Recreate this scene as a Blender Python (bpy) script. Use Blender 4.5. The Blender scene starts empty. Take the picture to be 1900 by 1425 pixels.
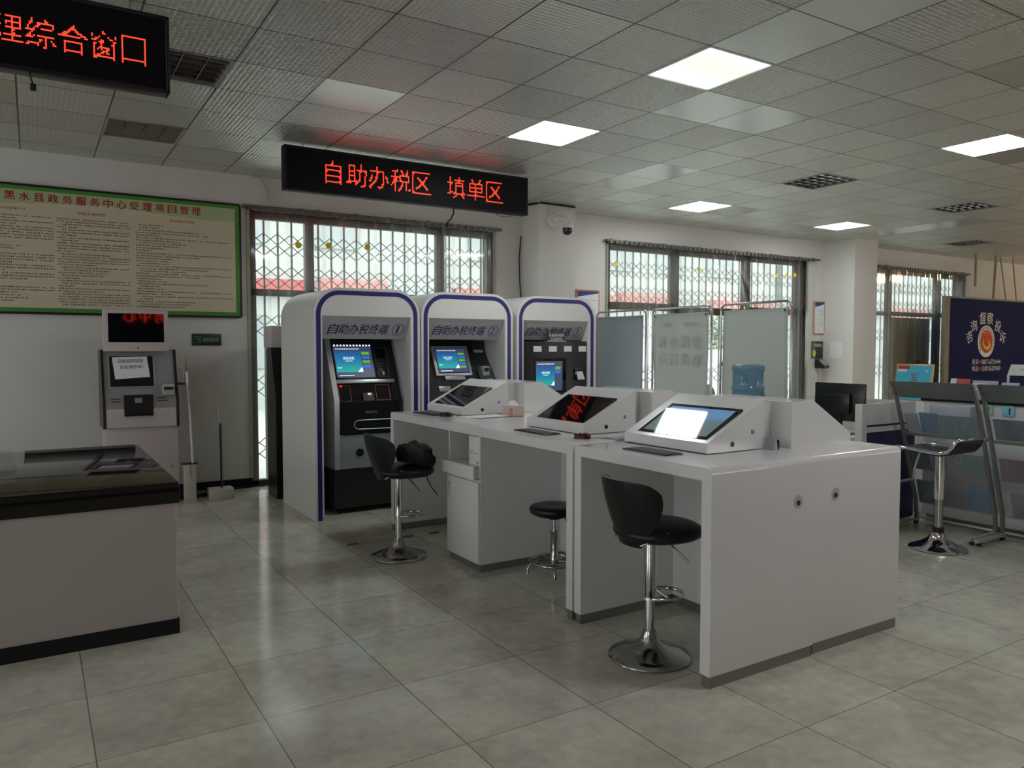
import bpy, bmesh, math, random
from mathutils import Vector, Matrix
random.seed(7)
R = math.radians
sc = bpy.context.scene
col = sc.collection

# ------------------------------------------------------------------ camera, world, big lights, exposure
cam_d = bpy.data.cameras.new('camera'); cam_d.lens = 1423/1900*36; cam_d.sensor_width = 36
cam_d.clip_end = 200
cam = bpy.data.objects.new('camera', cam_d); col.objects.link(cam)
cam.location = (0, 0, 1.5); cam.rotation_euler = (R(90-2.716), 0, R(-32))
sc.camera = cam
sc.view_settings.view_transform = 'Standard'; sc.view_settings.look = 'None'
sc.view_settings.gamma = 1; sc.view_settings.use_curve_mapping = False
sc.view_settings.exposure = 0.9
w = bpy.data.worlds.new('overcast_sky'); sc.world = w; w.use_nodes = True
bg = w.node_tree.nodes['Background']; bg.inputs[0].default_value = (.95, .98, 1.0, 1); bg.inputs[1].default_value = 2.3
PANEL_E = 12       # strength of the lit ceiling panels

# ------------------------------------------------------------------ materials
MATS = {}
def mat(name, c, rough=.5, metal=0, emis=None, es=0, noise=0, nscale=8, bump=0, bscale=60, coat=0, alpha=1, trans=0, spec=.5):
    if name in MATS: return MATS[name]
    m = bpy.data.materials.new(name); m.use_nodes = True; nt = m.node_tree; b = nt.nodes['Principled BSDF']
    b.inputs['Base Color'].default_value = (*c, 1); b.inputs['Roughness'].default_value = rough
    b.inputs['Metallic'].default_value = metal; b.inputs['Coat Weight'].default_value = coat
    b.inputs['Coat Roughness'].default_value = .06
    b.inputs['Specular IOR Level'].default_value = spec
    b.inputs['Alpha'].default_value = alpha; b.inputs['Transmission Weight'].default_value = trans
    if emis: b.inputs['Emission Color'].default_value = (*emis, 1); b.inputs['Emission Strength'].default_value = es
    tc = nt.nodes.new('ShaderNodeTexCoord')
    if noise:
        n = nt.nodes.new('ShaderNodeTexNoise'); n.inputs['Scale'].default_value = nscale; n.inputs['Detail'].default_value = 5
        nt.links.new(tc.outputs['Object'], n.inputs['Vector'])
        mx = nt.nodes.new('ShaderNodeMix'); mx.data_type = 'RGBA'
        mx.inputs[6].default_value = (*[x*(1-noise) for x in c], 1); mx.inputs[7].default_value = (*[min(1, x*(1+noise)) for x in c], 1)
        nt.links.new(n.outputs['Fac'], mx.inputs[0]); nt.links.new(mx.outputs[2], b.inputs['Base Color'])
    if bump:
        n2 = nt.nodes.new('ShaderNodeTexNoise'); n2.inputs['Scale'].default_value = bscale
        nt.links.new(tc.outputs['Object'], n2.inputs['Vector'])
        bp = nt.nodes.new('ShaderNodeBump'); bp.inputs['Strength'].default_value = bump; bp.inputs['Distance'].default_value = .01
        nt.links.new(n2.outputs['Fac'], bp.inputs['Height']); nt.links.new(bp.outputs['Normal'], b.inputs['Normal'])
    MATS[name] = m; return m

def math_node(nt, op, a, b=None, c=None):
    n = nt.nodes.new('ShaderNodeMath'); n.operation = op
    for i, v in enumerate((a, b, c)):
        if v is None: continue
        if isinstance(v, (int, float)): n.inputs[i].default_value = v
        else: nt.links.new(v, n.inputs[i])
    return n.outputs[0]

def grid_coords(nt, x0, dx, y0, dy):
    g = nt.nodes.new('ShaderNodeNewGeometry'); s = nt.nodes.new('ShaderNodeSeparateXYZ')
    nt.links.new(g.outputs['Position'], s.inputs[0])
    u = math_node(nt, 'DIVIDE', math_node(nt, 'SUBTRACT', s.outputs[0], x0), dx)
    v = math_node(nt, 'DIVIDE', math_node(nt, 'SUBTRACT', s.outputs[1], y0), dy)
    return u, v, s
def line_mask(nt, u, half):       # 1 on the joint, 0 elsewhere
    f = math_node(nt, 'FRACT', u)
    d = math_node(nt, 'MINIMUM', f, math_node(nt, 'SUBTRACT', 1.0, f))
    return math_node(nt, 'LESS_THAN', d, half)

# floor: glossy 0.6 m stone-look tiles
def floor_mat():
    m = bpy.data.materials.new('floor_tiles'); m.use_nodes = True; nt = m.node_tree; b = nt.nodes['Principled BSDF']
    u, v, s = grid_coords(nt, 1.36, .6, 3.1, .6)
    ln = math_node(nt, 'MAXIMUM', line_mask(nt, u, .0040), line_mask(nt, v, .0032))
    g = nt.nodes.new('ShaderNodeNewGeometry')
    n1 = nt.nodes.new('ShaderNodeTexNoise'); n1.inputs['Scale'].default_value = 2.2; n1.inputs['Detail'].default_value = 8; n1.inputs['Roughness'].default_value = .68
    n2 = nt.nodes.new('ShaderNodeTexNoise'); n2.inputs['Scale'].default_value = 17; n2.inputs['Detail'].default_value = 6
    cm = nt.nodes.new('ShaderNodeCombineXYZ'); nt.links.new(math_node(nt, 'FLOOR', u), cm.inputs[0]); nt.links.new(math_node(nt, 'FLOOR', v), cm.inputs[1])
    wn = nt.nodes.new('ShaderNodeTexWhiteNoise'); nt.links.new(cm.outputs[0], wn.inputs['Vector'])
    off = nt.nodes.new('ShaderNodeVectorMath'); off.operation = 'MULTIPLY_ADD'
    nt.links.new(wn.outputs['Color'], off.inputs[0]); off.inputs[1].default_value = (30, 30, 30); nt.links.new(g.outputs['Position'], off.inputs[2])
    nt.links.new(off.outputs[0], n1.inputs['Vector']); nt.links.new(g.outputs['Position'], n2.inputs['Vector'])
    r = nt.nodes.new('ShaderNodeValToRGB'); e = r.color_ramp.elements
    e[0].position = .38; e[0].color = (.49, .465, .385, 1); e[1].position = .60; e[1].color = (.71, .69, .58, 1)
    mixn = math_node(nt, 'ADD', math_node(nt, 'MULTIPLY', n1.outputs['Fac'], .72), math_node(nt, 'MULTIPLY', n2.outputs['Fac'], .28))
    nt.links.new(mixn, r.inputs[0])
    hs = nt.nodes.new('ShaderNodeHueSaturation'); nt.links.new(r.outputs[0], hs.inputs['Color'])
    nt.links.new(math_node(nt, 'MULTIPLY_ADD', wn.outputs['Value'], .10, .95), hs.inputs['Value'])
    mx = nt.nodes.new('ShaderNodeMix'); mx.data_type = 'RGBA'; nt.links.new(ln, mx.inputs[0])
    nt.links.new(hs.outputs[0], mx.inputs[6]); mx.inputs[7].default_value = (.20, .185, .16, 1)
    nt.links.new(mx.outputs[2], b.inputs['Base Color'])
    nt.links.new(math_node(nt, 'MULTIPLY_ADD', n2.outputs['Fac'], .12, .07), b.inputs['Roughness'])
    b.inputs['Specular IOR Level'].default_value = .6
    bp = nt.nodes.new('ShaderNodeBump'); bp.inputs['Strength'].default_value = .06; bp.inputs['Distance'].default_value = .004
    nt.links.new(n1.outputs['Fac'], bp.inputs['Height']); nt.links.new(bp.outputs['Normal'], b.inputs['Normal'])
    return m
CX0, CDX, CY0, CDY = 1.145, .597, 2.79, .595
def ceil_mat():
    m = bpy.data.materials.new('embossed_ceiling_tiles'); m.use_nodes = True; nt = m.node_tree; b = nt.nodes['Principled BSDF']
    u, v, s = grid_coords(nt, CX0, CDX, CY0, CDY)
    ln = math_node(nt, 'MAXIMUM', line_mask(nt, u, .0095), line_mask(nt, v, .0085))
    cm = nt.nodes.new('ShaderNodeCombineXYZ'); nt.links.new(math_node(nt, 'FLOOR', u), cm.inputs[0]); nt.links.new(math_node(nt, 'FLOOR', v), cm.inputs[1])
    wn = nt.nodes.new('ShaderNodeTexWhiteNoise'); nt.links.new(cm.outputs[0], wn.inputs['Vector'])
    # small raised wedges, 20 by 20 to a tile
    fu = math_node(nt, 'FRACT', math_node(nt, 'MULTIPLY', u, 18)); fv = math_node(nt, 'FRACT', math_node(nt, 'MULTIPLY', v, 18))
    tri = math_node(nt, 'SUBTRACT', 1.0, math_node(nt, 'MULTIPLY', math_node(nt, 'ABSOLUTE', math_node(nt, 'SUBTRACT', fu, .5)), 2))
    h = math_node(nt, 'MULTIPLY', math_node(nt, 'SQRT', tri), math_node(nt, 'MINIMUM', math_node(nt, 'MULTIPLY', fv, 1.5), math_node(nt, 'MULTIPLY', math_node(nt, 'SUBTRACT', 1.0, fv), 4.0)))
    h = math_node(nt, 'MULTIPLY', h, math_node(nt, 'GREATER_THAN', wn.outputs['Value'], .09))
    bp = nt.nodes.new('ShaderNodeBump'); bp.inputs['Strength'].default_value = .8; bp.inputs['Distance'].default_value = .008
    nt.links.new(h, bp.inputs['Height']); nt.links.new(bp.outputs['Normal'], b.inputs['Normal'])
    hs = nt.nodes.new('ShaderNodeHueSaturation'); hs.inputs['Color'].default_value = (.66, .67, .635, 1)
    nt.links.new(math_node(nt, 'MULTIPLY_ADD', wn.outputs['Value'], .22, .86), hs.inputs['Value'])
    mx = nt.nodes.new('ShaderNodeMix'); mx.data_type = 'RGBA'; nt.links.new(ln, mx.inputs[0])
    nt.links.new(hs.outputs[0], mx.inputs[6]); mx.inputs[7].default_value = (.06, .06, .055, 1)
    nt.links.new(mx.outputs[2], b.inputs['Base Color'])
    b.inputs['Roughness'].default_value = .27; b.inputs['Metallic'].default_value = .6
    return m
def screen_mat():      # lit touch screen, deep blue at the top to teal at the bottom
    m = bpy.data.materials.new('blue_teal_display'); m.use_nodes = True; nt = m.node_tree; b = nt.nodes['Principled BSDF']
    tc = nt.nodes.new('ShaderNodeTexCoord'); s = nt.nodes.new('ShaderNodeSeparateXYZ'); nt.links.new(tc.outputs['Generated'], s.inputs[0])
    r = nt.nodes.new('ShaderNodeValToRGB'); e = r.color_ramp.elements
    e[0].color = (.02, .30, .26, 1); e[1].color = (.015, .06, .22, 1); e.new(.5).color = (.01, .15, .27, 1)
    nt.links.new(s.outputs[2], r.inputs[0]); nt.links.new(r.outputs[0], b.inputs['Emission Color'])
    b.inputs['Emission Strength'].default_value = .75; b.inputs['Base Color'].default_value = (.01, .01, .01, 1); b.inputs['Roughness'].default_value = .1
    return m
def sheet_fresnel(nt, ior):
    g = nt.nodes.new('ShaderNodeNewGeometry')
    k = math_node(nt, 'SUBTRACT', ior, math_node(nt, 'MULTIPLY', g.outputs['Backfacing'], ior-1/ior))
    fr = nt.nodes.new('ShaderNodeFresnel'); nt.links.new(k, fr.inputs[0])
    return math_node(nt, 'MINIMUM', fr.outputs[0], .6)
def pvc_mat():         # clear soft plastic door strip
    m = bpy.data.materials.new('clear_plastic_strip'); m.use_nodes = True; nt = m.node_tree
    for n in list(nt.nodes): nt.nodes.remove(n)
    out = nt.nodes.new('ShaderNodeOutputMaterial')
    tr = nt.nodes.new('ShaderNodeBsdfTransparent'); tr.inputs[0].default_value = (.95, .975, .96, 1)
    gl = nt.nodes.new('ShaderNodeBsdfGlossy'); gl.inputs['Roughness'].default_value = .06
    df = nt.nodes.new('ShaderNodeBsdfTranslucent'); df.inputs[0].default_value = (.86, .87, .84, 1)
    n = nt.nodes.new('ShaderNodeTexNoise'); n.inputs['Scale'].default_value = 5; n.inputs['Detail'].default_value = 3
    tc = nt.nodes.new('ShaderNodeTexCoord'); mp = nt.nodes.new('ShaderNodeMapping'); mp.inputs['Scale'].default_value = (3, 3, .35)
    nt.links.new(tc.outputs['Object'], mp.inputs[0]); nt.links.new(mp.outputs[0], n.inputs['Vector'])
    bp = nt.nodes.new('ShaderNodeBump'); bp.inputs['Strength'].default_value = .35; bp.inputs['Distance'].default_value = .01
    nt.links.new(n.outputs['Fac'], bp.inputs['Height']); nt.links.new(bp.outputs['Normal'], gl.inputs['Normal'])
    m1 = nt.nodes.new('ShaderNodeMixShader'); m1.inputs[0].default_value = .10
    nt.links.new(tr.outputs[0], m1.inputs[1]); nt.links.new(df.outputs[0], m1.inputs[2])
    m2 = nt.nodes.new('ShaderNodeMixShader'); nt.links.new(sheet_fresnel(nt, 1.5), m2.inputs[0])
    nt.links.new(m1.outputs[0], m2.inputs[1]); nt.links.new(gl.outputs[0], m2.inputs[2])
    nt.links.new(m2.outputs[0], out.inputs[0]); return m
def clear_mat(name, tint=(1, 1, 1), haze=.0, hazec=(.8, .8, .8), ior=1.5):
    if name in MATS: return MATS[name]
    m = bpy.data.materials.new(name); m.use_nodes = True; nt = m.node_tree
    for n in list(nt.nodes): nt.nodes.remove(n)
    out = nt.nodes.new('ShaderNodeOutputMaterial')
    tr = nt.nodes.new('ShaderNodeBsdfTransparent'); tr.inputs[0].default_value = (*tint, 1)
    df = nt.nodes.new('ShaderNodeBsdfDiffuse'); df.inputs[0].default_value = (*hazec, 1)
    gl = nt.nodes.new('ShaderNodeBsdfGlossy'); gl.inputs['Roughness'].default_value = .04
    m1 = nt.nodes.new('ShaderNodeMixShader'); m1.inputs[0].default_value = haze
    nt.links.new(tr.outputs[0], m1.inputs[1]); nt.links.new(df.outputs[0], m1.inputs[2])
    m2 = nt.nodes.new('ShaderNodeMixShader'); nt.links.new(sheet_fresnel(nt, ior), m2.inputs[0])
    nt.links.new(m1.outputs[0], m2.inputs[1]); nt.links.new(gl.outputs[0], m2.inputs[2])
    nt.links.new(m2.outputs[0], out.inputs[0]); MATS[name] = m; return m

M_floor, M_ceil, M_disp, M_pvc = floor_mat(), ceil_mat(), screen_mat(), pvc_mat()
M_wall = mat('painted_wall', (.70, .68, .64), .6, noise=.035, nscale=1.6, bump=.05, bscale=140)
M_lam = mat('white_laminate', (.76, .755, .745), .16, noise=.02, nscale=2, coat=.3)
M_kshell = mat('kiosk_white_paint', (.76, .75, .72), .3, noise=.02, nscale=2)
M_grey = mat('kiosk_grey_trim', (.50, .49, .48), .4, noise=.02)
M_navy = mat('navy_stripe', (.012, .014, .16), .35, noise=.05)
M_plinth = mat('brushed_steel_plinth', (.27, .26, .25), .35, metal=.6, noise=.1, nscale=20)
M_black = mat('black_plastic', (.013, .014, .015), .28, noise=.1)
M_blackm = mat('black_matte', (.010, .010, .011), .6, spec=.25, noise=.1)
M_gloss = mat('black_glass', (.005, .006, .008), .03, noise=.05, spec=.6)
M_silver = mat('silver_painted_metal', (.55, .57, .57), .32, metal=.5, noise=.04)
M_silverp = mat('silver_grey_panel', (.30, .32, .34), .35, metal=.2, noise=.05)
M_chrome = mat('chrome', (.72, .72, .72), .07, metal=1, noise=.06, nscale=30)
M_chrome2 = mat('worn_chrome', (.42, .42, .41), .16, metal=1, noise=.25, nscale=12)
M_leather = mat('black_leatherette', (.006, .010, .010), .33, noise=.2, nscale=30, spec=.35, bump=.12, bscale=90)
M_cloth = mat('black_cloth', (.010, .010, .011), .85, noise=.2, nscale=30, bump=.4, bscale=120)
M_purple = mat('dark_violet_pad', (.022, .018, .035), .35, noise=.1)
M_stone = mat('black_polished_stone', (.008, .008, .007), .07, noise=.3, nscale=60, spec=.35)
M_counter = mat('pinkish_white_panel', (.42, .37, .35), .45, noise=.03, nscale=3)
M_kpink = mat('pale_pink_metal', (.58, .51, .51), .4, noise=.03)
M_frame = mat('bronze_aluminium', (.055, .042, .034), .35, metal=.4, noise=.2, nscale=20)
M_sealant = mat('dirty_window_reveal', (.36, .37, .27), .7, noise=.25, nscale=18)
M_rail = mat('grimy_rail_metal', (.16, .16, .14), .5, metal=.6, noise=.5, nscale=25)
M_lattice = mat('painted_steel_lattice', (.36, .37, .34), .4, metal=.3, noise=.1)
M_led = mat('red_led', (.3, .01, .01), .4, emis=(1, .04, .012), es=1.25)
M_ledo = mat('orange_red_led', (.3, .04, .01), .4, emis=(1, .045, .022), es=1.35)
M_ledb = mat('bright_red_led', (.3, .01, .01), .4, emis=(1, .03, .01), es=5.0)
M_ledpanel = mat('led_matrix_face', (.006, .005, .007), .5, noise=.3, nscale=200, spec=.12)
M_alu = mat('dark_anodised_frame', (.035, .035, .045), .25, metal=.7, noise=.1)
M_lit = mat('lit_diffuser', (.9, .9, .9), .5, emis=(.93, .98, 1), es=PANEL_E)
M_green = mat('green_print', (.06, .26, .04), .5, noise=.05)
M_dgreen = mat('dark_green_sign', (.008, .035, .02), .35, noise=.05)
M_cream = mat('cream_print', (.62, .55, .40), .5, noise=.03)
M_lgreen = mat('pale_green_print', (.42, .50, .26), .5, noise=.05)
M_redtxt = mat('red_print', (.36, .02, .028), .5, noise=.05)
M_ink = mat('dark_print', (.045, .04, .035), .5, noise=.1)
M_navyink = mat('navy_print', (.014, .014, .05), .5, noise=.05)
M_label = mat('lilac_grey_label', (.47, .46, .54), .4, noise=.03)
M_paper = mat('white_paper', (.80, .81, .83), .6, noise=.02)
M_white = mat('white_plastic', (.78, .78, .76), .3, noise=.03)
M_wtext = mat('white_print', (.8, .8, .82), .5, noise=.02)
M_wglow = mat('white_display_text', (.7, .75, .8), .5, emis=(.8, .9, 1), es=.55)
M_gglow = mat('green_display_button', (.03, .12, .02), .4, emis=(.12, .42, .05), es=.5)
M_bglow = mat('blue_display_button', (.02, .05, .2), .4, emis=(.04, .14, .62), es=.5)
M_dglow = mat('dim_display', (.02, .025, .05), .3, emis=(.04, .06, .12), es=.5)
M_banner = mat('navy_banner_fabric', (.008, .014, .075), .7, spec=.15, noise=.15, nscale=6)
M_weather = mat('weathered_wood_frame', (.28, .25, .19), .7, noise=.35, nscale=14)
M_yellow = mat('yellow_sticker', (.85, .68, .02), .5, noise=.03)
M_red = mat('red_paint', (.50, .02, .02), .4, noise=.05)
M_gold = mat('gold_frame', (.55, .36, .10), .35, metal=.4, noise=.1)
M_cyan = mat('cyan_poster', (.06, .58, .82), .4, noise=.15, nscale=6)
M_orange = mat('orange_trim', (.6, .22, .10), .5, noise=.05)
M_blue = mat('blue_paint', (.02, .05, .22), .5, noise=.05)
M_fabricA = mat('blue_grey_banner_cloth', (.36, .43, .48), .6, noise=.06, nscale=3)
M_fabricB = mat('pale_grey_banner_cloth', (.54, .58, .54), .6, noise=.05, nscale=3)
M_faint = mat('show_through_print', (.45, .49, .46), .6, noise=.03)
M_bottle = clear_mat('blue_bottle_plastic', (.50, .68, .78), .40, (.24, .42, .54))
M_acry = clear_mat('clear_acrylic', (.97, .98, .98), .04, (.7, .75, .75))
M_acryf = clear_mat('frosted_acrylic', (.8, .84, .82), .55, (.60, .64, .62))
M_glass = clear_mat('window_glass', (.97, .985, .975), .0)
M_rack = mat('grey_powder_coat', (.19, .20, .195), .4, metal=.3, noise=.08)
M_wood = mat('pale_marble', (.58, .55, .50), .45, noise=.15, nscale=10)
M_conc = mat('street_concrete', (.42, .43, .40), .8, noise=.12, nscale=2)
M_bld = mat('pale_facade', (.40, .43, .41), .8, noise=.08, nscale=.6)
M_shopglass = mat('shop_window_glass', (.30, .34, .34), .15, noise=.15)
M_pinkband = mat('pink_sign_reflection', (.50, .22, .20), .6, noise=.2, nscale=1.5)  # pink stands in for red LED reflections in the plastic strips
M_redpale = mat('red_sign_reflection', (.45, .10, .09), .6, noise=.2)
M_foliage = mat('foliage', (.06, .16, .05), .8, noise=.5, nscale=7)
M_tyre = mat('rubber', (.02, .02, .02), .8, noise=.1)
M_skin_car = mat('white_car_paint', (.75, .77, .80), .2, noise=.02, coat=.5)
M_tape1 = mat('yellow_tape', (.32, .30, .06), .6, noise=.2, nscale=20)
M_mouser = mat('dark_red_plastic', (.09, .01, .015), .15, noise=.1)
M_mouseb = mat('blue_black_plastic', (.01, .022, .045), .2, noise=.1)
M_tissue = mat('pale_pink_carton', (.62, .50, .44), .5, noise=.06, nscale=20)
M_warmwall = M_wall

# ------------------------------------------------------------------ builders
def wloc(o):
    v = Vector((0, 0, 0))
    while o: v += Vector(o.location); o = o.parent
    return v
def arc(cx, cy, r, a0, a1, n):
    return [(cx+r*math.cos(R(a0+(a1-a0)*i/n)), cy+r*math.sin(R(a0+(a1-a0)*i/n))) for i in range(n+1)]
class MB:
    def __init__(s): s.bm = bmesh.new(); s.mats = []; s.mi = 0
    def mat(s, m):
        if m not in s.mats: s.mats.append(m)
        s.mi = s.mats.index(m); return s
    def _f(s, vs):
        try: f = s.bm.faces.new(vs); f.material_index = s.mi; return f
        except ValueError: return None
    def hexa(s, P, bevel=0, seg=2):          # P: 8 corners, bottom ring then top ring
        v = [s.bm.verts.new(p) for p in P]
        fs = [s._f([v[i] for i in q]) for q in ((3, 2, 1, 0), (4, 5, 6, 7), (0, 1, 5, 4), (1, 2, 6, 5), (2, 3, 7, 6), (3, 0, 4, 7))]
        if bevel:
            es = {e for f in fs if f for e in f.edges}
            r = bmesh.ops.bevel(s.bm, geom=list(es), offset=bevel, segments=seg, affect='EDGES', profile=.5, clamp_overlap=True)
            for f in r['faces']: f.material_index = s.mi
        return s
    def box(s, x0, x1, y0, y1, z0, z1, bevel=0, seg=2):
        return s.hexa([(x0, y0, z0), (x1, y0, z0), (x1, y1, z0), (x0, y1, z0), (x0, y0, z1), (x1, y0, z1), (x1, y1, z1), (x0, y1, z1)], bevel, seg)
    def obox(s, O, U, V, N, u0, u1, v0, v1, n0, n1, bevel=0):
        O, U, V, N = map(Vector, (O, U, V, N)); c = lambda u, v, n: O+U*u+V*v+N*n
        return s.hexa([c(u0, v0, n0), c(u1, v0, n0), c(u1, v1, n0), c(u0, v1, n0), c(u0, v0, n1), c(u1, v0, n1), c(u1, v1, n1), c(u0, v1, n1)], bevel)
    def prism(s, pts, f0, f1):               # pts: 2D outline; f0/f1 map (a,b)->3D for both ends
        a = [s.bm.verts.new(f0(*p)) for p in pts]; b = [s.bm.verts.new(f1(*p)) for p in pts]; n = len(pts)
        s._f(a); s._f(b[::-1])
        for i in range(n): s._f([a[(i+1) % n], a[i], b[i], b[(i+1) % n]])
        return s
    def prismY(s, pts, y0, y1): return s.prism(pts, lambda a, b: (a, y0, b), lambda a, b: (a, y1, b))
    def prismX(s, pts, x0, x1): return s.prism(pts, lambda a, b: (x0, a, b), lambda a, b: (x1, a, b))
    def prismZ(s, pts, z0, z1): return s.prism(pts, lambda a, b: (a, b, z0), lambda a, b: (a, b, z1))
    def quad(s, P):
        s._f([s.bm.verts.new(p) for p in P]); return s
    def loft(s, rings, close=True, cap=True):
        V = [[s.bm.verts.new(p) for p in r] for r in rings]; n = len(V[0])
        for i in range(len(V)-1):
            for j in range(n if close else n-1):
                s._f([V[i][j], V[i][(j+1) % n], V[i+1][(j+1) % n], V[i+1][j]])
        if cap and close:
            s._f(V[0][::-1]); s._f(V[-1])
        return s
    def tube(s, path, r, n=10, closed=False, cap=True):
        P = [Vector(p) for p in path]; L = len(P); rings = []; prev = None
        for i, p in enumerate(P):
            if closed: t = (P[(i+1) % L]-P[i-1]).normalized()
            else: t = (P[min(i+1, L-1)]-P[max(i-1, 0)]).normalized()
            if prev is None:
                a = t.cross(Vector((0, 0, 1)))
                if a.length < .1: a = t.cross(Vector((1, 0, 0)))
            else: a = prev-t*prev.dot(t)
            a.normalize(); prev = a; b = t.cross(a); rr = r[i] if isinstance(r, (list, tuple)) else r
            rings.append([p+(a*math.cos(2*math.pi*k/n)+b*math.sin(2*math.pi*k/n))*rr for k in range(n)])
        if closed: rings.append(rings[0]); return s.loft(rings, cap=False)
        return s.loft(rings, cap=cap)
    def lathe(s, prof, c=(0, 0, 0), n=32, axis='z'):
        rings = []
        for r, h in prof:
            ring = []
            for k in range(n):
                a = 2*math.pi*k/n; x, y = r*math.cos(a), r*math.sin(a)
                ring.append({'z': (c[0]+x, c[1]+y, c[2]+h), 'y': (c[0]+x, c[1]+h, c[2]-y), 'x': (c[0]+h, c[1]+x, c[2]+y)}[axis])
            rings.append(ring)
        return s.loft(rings)
    def disc(s, O, U, V, r, n=24, hole=0, N=None, t=.002):
        O, U, V = map(Vector, (O, U, V)); N = Vector(N) if N else U.cross(V)
        o = [O+(U*math.cos(2*math.pi*k/n)+V*math.sin(2*math.pi*k/n))*r for k in range(n)]
        if hole:
            i_ = [O+(U*math.cos(2*math.pi*k/n)+V*math.sin(2*math.pi*k/n))*hole for k in range(n)]
            return s.loft([i_, [p+N*t for p in i_], [p+N*t for p in o], o, i_], cap=False)
        return s.loft([o, [p+N*t for p in o]])
    def text(s, txt, O, U, V, fit=True):     # text stretched to fill the parallelogram O, O+U, O+V
        vs, ts, (x0, x1, y0, y1) = glyphs(txt); O, U, V = map(Vector, (O, U, V))
        vv = [s.bm.verts.new(O+U*((x-x0)/max(1e-6, x1-x0))+V*((y-y0)/max(1e-6, y1-y0))) for x, y in vs]
        for t in ts: s._f([vv[i] for i in t])
        return s
    def dots(s, ch, O, U, V, px, pz, N, size=.8, t=.002):
        O, U, V, N = map(Vector, (O, U, V, N))
        for i, j in dotmap(ch):
            c = O+U*(i+.5)*px+V*(j+.5)*pz+N*t; a = U*px*size/2; b = V*pz*size/2
            s.quad([c-a-b, c+a-b, c+a+b, c-a+b])
        return s
    def build(s, name, m=None, parent=None, smooth=40, **tags):
        bm = s.bm
        bmesh.ops.remove_doubles(bm, verts=bm.verts, dist=1e-6) if len(bm.verts) < 4000 else None
        flat = len(bm.faces) > 0
        bmesh.ops.recalc_face_normals(bm, faces=bm.faces)
        if smooth:
            for e in bm.edges:
                if len(e.link_faces) == 2:
                    try: e.smooth = e.calc_face_angle() < R(smooth)
                    except ValueError: e.smooth = False
            for f in bm.faces: f.smooth = True
        o0 = wloc(parent) if parent else Vector((0, 0, 0))
        if parent is None and 'loc' in tags:
            o0 = Vector(tags['loc'])
        for v in bm.verts: v.co -= o0
        me = bpy.data.meshes.new(name); bm.to_mesh(me); bm.free()
        if s.mats:
            for q in s.mats: me.materials.append(q)
        else: me.materials.append(m)
        o = bpy.data.objects.new(name, me); col.objects.link(o)
        if parent: o.parent = parent
        elif 'loc' in tags: o.location = tags['loc']
        for k in ('label', 'category', 'group', 'kind'):
            if tags.get(k): o[k] = tags[k]
        return o
GL = {}
def glyphs(txt):
    if txt in GL: return GL[txt]
    cu = bpy.data.curves.new('t', 'FONT'); cu.body = txt; cu.size = 1; cu.resolution_u = 2
    ob = bpy.data.objects.new('t', cu); col.objects.link(ob)
    dg = bpy.context.evaluated_depsgraph_get(); me = bpy.data.meshes.new_from_object(ob.evaluated_get(dg))
    me.calc_loop_triangles()
    vs = [(v.co.x, v.co.y) for v in me.vertices]; ts = [tuple(t.vertices) for t in me.loop_triangles]
    bpy.data.objects.remove(ob); bpy.data.curves.remove(cu); bpy.data.meshes.remove(me)
    xs = [v[0] for v in vs] or [0, 1]; ys = [v[1] for v in vs] or [0, 1]
    GL[txt] = (vs, ts, (min(xs), max(xs), min(ys), max(ys))); return GL[txt]
DM = {}
def dotmap(ch, n=16, k=4, th=.52):
    if ch in DM: return DM[ch]
    vs, ts, (x0, x1, y0, y1) = glyphs(ch)
    sz = max(x1-x0, y1-y0); cx, cy = (x0+x1)/2, (y0+y1)/2; x0, y0 = cx-sz/2, cy-sz/2
    hit = {}
    N = n*k
    for t in ts:
        P = [((vs[i][0]-x0)/sz*N, (vs[i][1]-y0)/sz*N) for i in t]
        (ax, ay), (bx, by), (cx_, cy_) = P
        d = (bx-ax)*(cy_-ay)-(cx_-ax)*(by-ay)
        if abs(d) < 1e-9: continue
        for i in range(max(0, int(min(ax, bx, cx_))-1), min(N, int(max(ax, bx, cx_))+2)):
            for j in range(max(0, int(min(ay, by, cy_))-1), min(N, int(max(ay, by, cy_))+2)):
                px, py = i+.5, j+.5
                u = ((px-ax)*(cy_-ay)-(cx_-ax)*(py-ay))/d; v = ((bx-ax)*(py-ay)-(px-ax)*(by-ay))/d
                if u >= 0 and v >= 0 and u+v <= 1: hit.setdefault((i//k, j//k), set()).add((i, j))
    DM[ch] = [c for c, q in hit.items() if len(q) >= th*k*k and 0 <= c[0] < n and 0 <= c[1] < n]; return DM[ch]
def thing(name, label, cat, loc=(0, 0, 0), group=None):
    o = bpy.data.objects.new(name, None); col.objects.link(o); o.location = loc; o.empty_display_size = .1
    o['label'] = label; o['category'] = cat
    if group: o['group'] = group
    return o
def struct(mb, name, m, smooth=30): return mb.build(name, m, kind='structure', smooth=smooth)
def dup(root, loc, rz=0, label=None):
    r = root.copy(); col.objects.link(r); r.location = loc; r.rotation_euler = (0, 0, rz)
    if label: r['label'] = label
    for ch in list(root.children):
        c = ch.copy(); col.objects.link(c); c.parent = r
        for g in list(ch.children):
            d = g.copy(); col.objects.link(d); d.parent = c
    return r

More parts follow.
